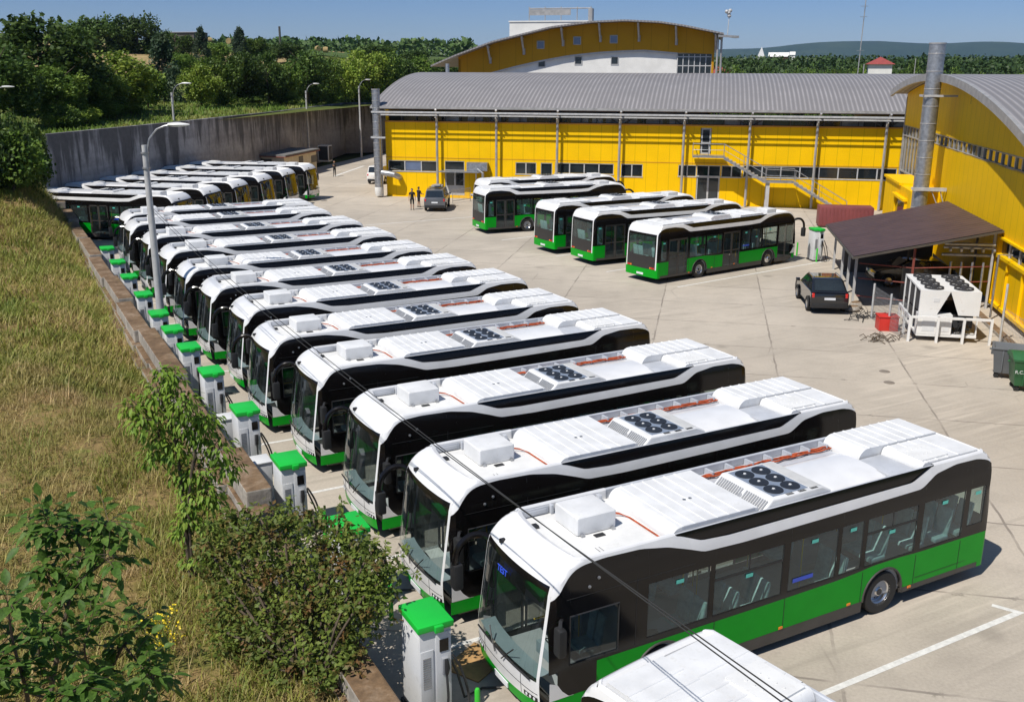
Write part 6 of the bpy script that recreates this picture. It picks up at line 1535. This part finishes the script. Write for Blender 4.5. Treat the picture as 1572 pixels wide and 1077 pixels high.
n = 2600; XY = np.column_stack([-2.98-rs.uniform(0, 1, n)**1.4*6, rs.uniform(3, 40, n)]); tag(blades('seed_grass', rs, XY, bank, .62, .010, M['blade']), 'scattered taller dry seed stalks over the bank', 'grass')
# grass strip on top of the retaining wall
n = 15000; t_ = rs.uniform(46, 150, n); s_ = -44.6-rs.uniform(0, 1, n)**1.5*22-np.interp(t_, [46, 66, 92, 121, 150], [-.7, -.3, 1.2, 5.0, 5]); XY = np.outer(s_, [E1.x, E1.y])+np.outer(t_, [E2.x, E2.y])
tag(blades('hill_grass', rs, XY, lambda x, y: hz(x*E1.x+y*E1.y, x*E2.x+y*E2.y), .34, .06, M['hillblade']), 'rough grass along the top of the retaining wall', 'grass')
n = 7000; u_ = rs.uniform(0, 1, n)*3; seg_ = np.minimum(u_.astype(int), 2); fr_u = u_-seg_; A_s = np.array([[-49.2, 121.4], [-44, 126.5], [-30, 134], [-5, 140]]); base_ = A_s[seg_]+(A_s[seg_+1]-A_s[seg_])*fr_u[:, None]
base_[:, 1] += rs.uniform(.8, 14, n); base_[:, 0] -= rs.uniform(.5, 3, n); XY = np.outer(base_[:, 0], [E1.x, E1.y])+np.outer(base_[:, 1], [E2.x, E2.y])
tag(blades('hill_grass', rs, XY, lambda x, y: hz(x*E1.x+y*E1.y, x*E2.x+y*E2.y), .7, .12, M['hillblade']), 'rough grass above the far end of the retaining wall', 'grass')
# ---- leaf geometry for the near plants
def real_leaf(V, F, p, d, nrm, L, W):
    d = d.normalized(); s = d.cross(nrm).normalized(); nn = s.cross(d)
    i = len(V)
    V += [p, p+d*L*.28+s*W*.42+nn*W*.14, p+d*L*.62+s*W*.38+nn*W*.10-Vector((0, 0, L*.04)), p+d*L-Vector((0, 0, L*.16)), p+d*L*.62-s*W*.38+nn*W*.10-Vector((0, 0, L*.04)), p+d*L*.28-s*W*.42+nn*W*.14, p+d*L*.32, p+d*L*.66-Vector((0, 0, L*.05))]
    F += [(i, i+1, i+6, i), (i+1, i+2, i+7, i+6), (i+2, i+3, i+7, i+2), (i, i+6, i+5, i), (i+6, i+7, i+4, i+5), (i+7, i+3, i+4, i+7)]
def leaf_obj(name, V, F, mat, parent):
    me = bpy.data.meshes.new(name); F2 = [tuple(dict.fromkeys(f)) for f in F]; me.from_pydata([tuple(v) for v in V], [], F2); me.materials.append(mat); me.shade_smooth(); me.set_sharp_from_angle(angle=R(40))
    o = bpy.data.objects.new(name, me); col.objects.link(o); o.parent = parent; return o
def rv(rg, z=0): v = Vector((rg.gauss(0, 1), rg.gauss(0, 1), rg.gauss(0, 1)+z)); return v.normalized()
# walnut in the lower left corner
rg = random.Random(21)
wl = empty('walnut_tree', (-7.9, -5.3, .6), 0, 'leafy walnut tree with large glossy leaflets in the lower left corner', 'tree'); W0 = wl.location.copy()
b = MB(); V = []; F = []
def A(px, py, d): return at(px, py, d)-W0
forks = A(60, 1180, 8.0)
b.tube(curve_pts([(0, 0, -.6), (.1, .1, 2.5), (.3, .1, 4.2), forks]), [.14]+[.13]*9+[.11]*10+[.085]*10+[.07]*1 if False else .10, 8)
BR = [([forks, A(80, 1050, 8.2), A(103, 935, 8.3), A(122, 850, 8.4), A(119, 808, 8.4)], .026, .30), ([forks, A(150, 1060, 8.0), A(190, 990, 7.9), A(222, 950, 7.9)], .022, .25), ([forks, A(40, 1060, 7.6), A(20, 985, 7.5), A(12, 925, 7.4)], .022, .2),
      ([A(80, 1050, 8.2), A(60, 1000, 8.0), A(70, 940, 7.9)], .016, .2), ([A(103, 935, 8.3), A(75, 890, 8.4), A(66, 862, 8.5)], .012, .2), ([A(108, 900, 8.3), A(150, 870, 8.1), A(172, 850, 8.0)], .012, .2), ([A(120, 830, 8.4), A(80, 810, 8.6), A(70, 800, 8.6)], .01, .2), ([A(120, 835, 8.4), A(150, 815, 8.3), A(168, 800, 8.2)], .01, .2),
      ([forks, A(130, 1120, 8.4), A(200, 1060, 8.6), A(240, 1030, 8.7)], .02, .25), ([A(150, 1060, 8.0), A(130, 1000, 7.7), A(140, 955, 7.6)], .014, .2), ([forks, A(10, 1110, 7.4), A(-30, 1040, 7.3)], .02, .2), ([A(40, 1060, 7.6), A(80, 1070, 7.3), A(130, 1050, 7.2)], .014, .2), ([A(190, 990, 7.9), A(215, 1020, 7.6), A(235, 1045, 7.5)], .012, .2)]
for pts, r, _ in BR:
    cp = curve_pts(pts, 8); n = len(cp); b.tube(cp, [r*(1-.75*i/(n-1)) for i in range(n)], 6)
    for i in range(3, n):
        if i < n*.28: continue
        for rep in range((2 if i % 2 else 1) if i < n-1 else 3):
            p = cp[i]; dirb = (cp[i]-cp[i-1]).normalized(); ax = (rv(rg, .15)+dirb*.5).normalized(); Lr = rg.uniform(.16, .30)
            e = p+ax*Lr-Vector((0, 0, .05)); b.tube([p, p.lerp(e, .5)+Vector((0, 0, .015)), e], [.004, .003, .002], 4)
            sd = ax.cross(Vector((0, 0, 1))).normalized()
            for j, tt in enumerate((.45, .72, 1.0)):
                for sg in ((-1, 1) if tt < 1 else (0,)):
                    dd = (ax*(.55 if sg else 1)+sd*sg*.9+Vector((0, 0, -.30-.2*rg.random()))).normalized(); Lf = rg.uniform(.085, .15)*(1.15 if not sg else 1)
                    real_leaf(V, F, p.lerp(e, tt), dd, (Vector((0, 0, 1))+rv(rg)*.5).normalized(), Lf, Lf*.52)
b.build('branch', M['bark'], wl); leaf_obj('leaves', V, F, M['leafwalnut'], wl)
b = MB()
for q in ((52, 968, 7.5), (60, 975, 7.5), (37, 940, 7.45)): b.lathe([(0, -.028), (.02, -.02), (.026, 0), (.02, .02), (0, .028)], A(*q), (0, 0, 1), 10)
b.build('fruit', M['leaflight'], wl)
# sapling by the block wall
rg = random.Random(5); sp0 = Vector((-4.42, 7.2, .75)); sp = empty('sapling', sp0, 0, 'slender young tree with bright drooping leaves beside the block wall', 'tree')
def B_(px, py, d): return at(px, py, d)-sp0
dS = math.hypot(sp0.x-CX, sp0.y-CY)
b = MB(); V = []; F = []
stem = curve_pts([(0, 0, -.2), B_(283, 800, dS), B_(276, 720, dS+.1), B_(262, 640, dS), B_(250, 565, dS)], 10); n = len(stem); b.tube(stem, [.055*(1-.8*i/(n-1)) for i in range(n)], 7)
b.tube(curve_pts([(0.05, 0, -.2), B_(290, 800, dS-.1), B_(292, 740, dS-.2), B_(300, 690, dS-.2)], 6), .028, 6)
def leafy(cp, r, step, Lf, wr, mul, V, F, b, rg, start=.2):
    n = len(cp); b.tube(cp, [r*(1-.75*i/(n-1)) for i in range(n)], 5)
    for i in range(n):
        if i/n < start: continue
        for k in range(mul):
            d = (rv(rg)+Vector((0, 0, -.45))+(cp[min(i+1, n-1)]-cp[i-1]).normalized()*.6).normalized(); L_ = Lf*rg.uniform(.7, 1.25)
            real_leaf(V, F, cp[i]+rv(rg)*.03, d, (Vector((0, 0, 1))+rv(rg)*.6).normalized(), L_, L_*wr)
lobs = [(.99, 0, 0, .20), (.93, .12, .1, .30), (.86, -.25, .1, .40), (.84, .35, -.1, .36), (.76, -.50, -.1, .42), (.75, .15, .2, .46), (.74, .6, .2, .34), (.66, -.35, .1, .42), (.66, .45, .3, .46), (.60, .9, 0, .34), (.60, -.05, 0, .40), (.52, .35, .1, .40), (.50, .95, .1, .32), (.45, 0, .2, .34), (.42, .55, 0, .38), (.36, .15, .1, .32), (.33, .6, .2, .26), (.28, .1, 0, .28), (.24, .4, .1, .26), (.20, -.15, .2, .25), (.14, .25, 0, .26), (.10, -.1, .2, .2), (.80, -.75, 0, .25), (.57, -.6, .1, .24)]
for (t, ox, oy, rr) in lobs:
    p = stem[min(len(stem)-1, int(t*(len(stem)-1)))]; c = p+Vector((CR.x, CR.y, 0))*ox+Vector((CF.x, CF.y, 0))*oy; a0 = stem[max(0, int((t-.14)*(len(stem)-1)))]
    b.tube(curve_pts([a0, a0.lerp(c, .5)+Vector((0, 0, .04)), c+Vector((0, 0, rr*.6))], 4), .012, 5)
    for k in range(int(900*rr*rr+35)):
        v = rv(rg); q = c+Vector((v.x, v.y, v.z*.85))*rr*rg.uniform(.35, 1.15); d = (v*.7+Vector((0, 0, -.75))+rv(rg)*.5).normalized(); L_ = .15*rg.uniform(.65, 1.2)
        real_leaf(V, F, q, d, (Vector((0, 0, 1))+v*.6+rv(rg)*.4).normalized(), L_, L_*.46)
        if k % 7 == 0: b.tube([c, q], .004, 3, caps=False)
leafy(stem[-14:], .01, 1, .14, .42, 5, V, F, b, rg, 0)
b.build('branch', M['bark'], sp); leaf_obj('leaves', V, F, M['leafcherry'], sp)
# bush in the middle foreground
rg = random.Random(8); rs = np.random.RandomState(8)
c0 = at(480, 1045, 15.6); bx0 = Vector((c0.x, c0.y, bank(min(c0.x, -3), c0.y))); bu = empty('bush', bx0, 0, 'wide bush with reddish brown and green leaves hiding the block wall', 'bush')
b = MB(); lob = []
for (px, py, d, r) in ((350, 830, 18.0, .62), (400, 815, 17.6, .62), (372, 890, 17.4, .70), (440, 860, 17.2, .74), (500, 850, 17.0, .62), (545, 840, 16.8, .50), (470, 920, 16.6, .80), (530, 905, 16.2, .66), (560, 880, 16.0, .45), (420, 960, 16.6, .66), (500, 980, 16.0, .62), (400, 1010, 16.4, .5), (345, 935, 17.4, .45), (330, 870, 17.8, .42), (545, 960, 15.8, .45), (445, 800, 17.8, .36), (575, 850, 16.4, .26), (460, 1020, 16.0, .5), (365, 795, 18.2, .25), (520, 815, 17.2, .28), (585, 905, 15.8, .40), (592, 870, 16.0, .3), (560, 930, 15.6, .42), (530, 1010, 15.4, .42), (350, 985, 16.8, .40), (430, 1040, 15.8, .36), (318, 840, 18.2, .30), (500, 1040, 15.2, .34), (480, 790, 17.4, .25)):
    lob.append((at(px, py, d)-bx0, r))
for c, r in lob: b.tube(curve_pts([(rg.uniform(-.25, .25), rg.uniform(-.25, .25), -.2), (c*.5+Vector((rg.uniform(-.2, .2), rg.uniform(-.2, .2), .1))), c+Vector((0, 0, r*.5))], 5), .022, 5)
b.build('stem', M['bark'], bu)
P = []; tot = sum(r*r for _, r in lob)
for c, r in lob:
    n = int(12500*r*r/tot); v = rs.normal(size=(n, 3)); v /= np.linalg.norm(v, axis=1)[:, None]; rr = r*(rs.uniform(.35, 1.12, (n, 1))); wob = 1+.30*np.sin(v[:, :1]*6+v[:, 1:2]*5)*np.cos(v[:, 2:]*4)
    P.append(np.array(c)+v*rr*wob*np.array([1, 1, .85]))
for k in range(70):
    c, r = lob[rs.randint(len(lob))]; v = rs.normal(size=3); v[2] = abs(v[2])*.9; v /= np.linalg.norm(v); a0 = np.array(c)+v*r*.7; L_ = rs.uniform(.3, .65); m_n = 26
    tt = rs.uniform(0, 1, (m_n, 1)); P.append(a0+v*tt*L_-np.array([0, 0, .25])*tt**2*L_+rs.normal(size=(m_n, 3))*.035); lo_ = Vector(a0)
P = np.concatenate(P); V, F = leaf_quads(P, rs, .125, .5, .5, .45); o = bpy.data.objects.new('leaves', mesh_np('leaves', V, F, M['leafbush'])); col.objects.link(o); o.parent = bu
# yellow flowering weed
q0 = at(258, 1035, 16.6); z0 = bank(q0.x, q0.y); fw = empty('flowering_weed', (q0.x, q0.y, z0), 0, 'tall weed with small bright yellow flowers between walnut and bush', 'plant'); rg = random.Random(2)
b = MB(); P = []
for i in range(9):
    a = rg.uniform(0, 6.28); h = rg.uniform(.8, 1.35); tip = Vector((math.cos(a)*.22, math.sin(a)*.22, h)); b.tube([(0, 0, 0), (tip.x*.4, tip.y*.4, h*.55), tip], [.010, .007, .004], 5)
    for k in range(26): P.append(tip+Vector((rg.gauss(0, .07), rg.gauss(0, .07), -abs(rg.gauss(0, .22)))))
b.build('stem', M['leafmid'], fw); V, F = leaf_quads(np.array(P), np.random.RandomState(1), .045, .9, .6); o = bpy.data.objects.new('flowers', mesh_np('flowers', V, F, M['flower'])); col.objects.link(o); o.parent = fw
# small shrub at the hall corner beside the annex
for (px, py, d, w_, l) in ((1363, 292, 92, 22, 'small leafy shrub against the yellow hall left of the annex'),):
    q = at(px, py, d); e = tree(px, py, d, w_, 'leaflight', l, 'shrub', None, name='shrub', base=0, low=.05)

# ================================================================== AIR
b = MB(); b.box(-26000, 26000, -26000, 26000, -45, 262); hzo = b.build('haze', None, None, smooth=False)
hm = bpy.data.materials.new('haze'); hm.use_nodes = True; nt = hm.node_tree; nt.nodes.clear()
out = nt.nodes.new('ShaderNodeOutputMaterial'); pv = nt.nodes.new('ShaderNodeVolumePrincipled'); pv.inputs['Color'].default_value = (.46, .70, 1, 1)
pv.inputs['Density'].default_value = 4.5e-5; nt.links.new(pv.outputs[0], out.inputs['Volume']); hzo.data.materials.clear(); hzo.data.materials.append(hm)
tag(hzo, 'thin blue summer haze over the far hills', 'haze', kind='stuff')
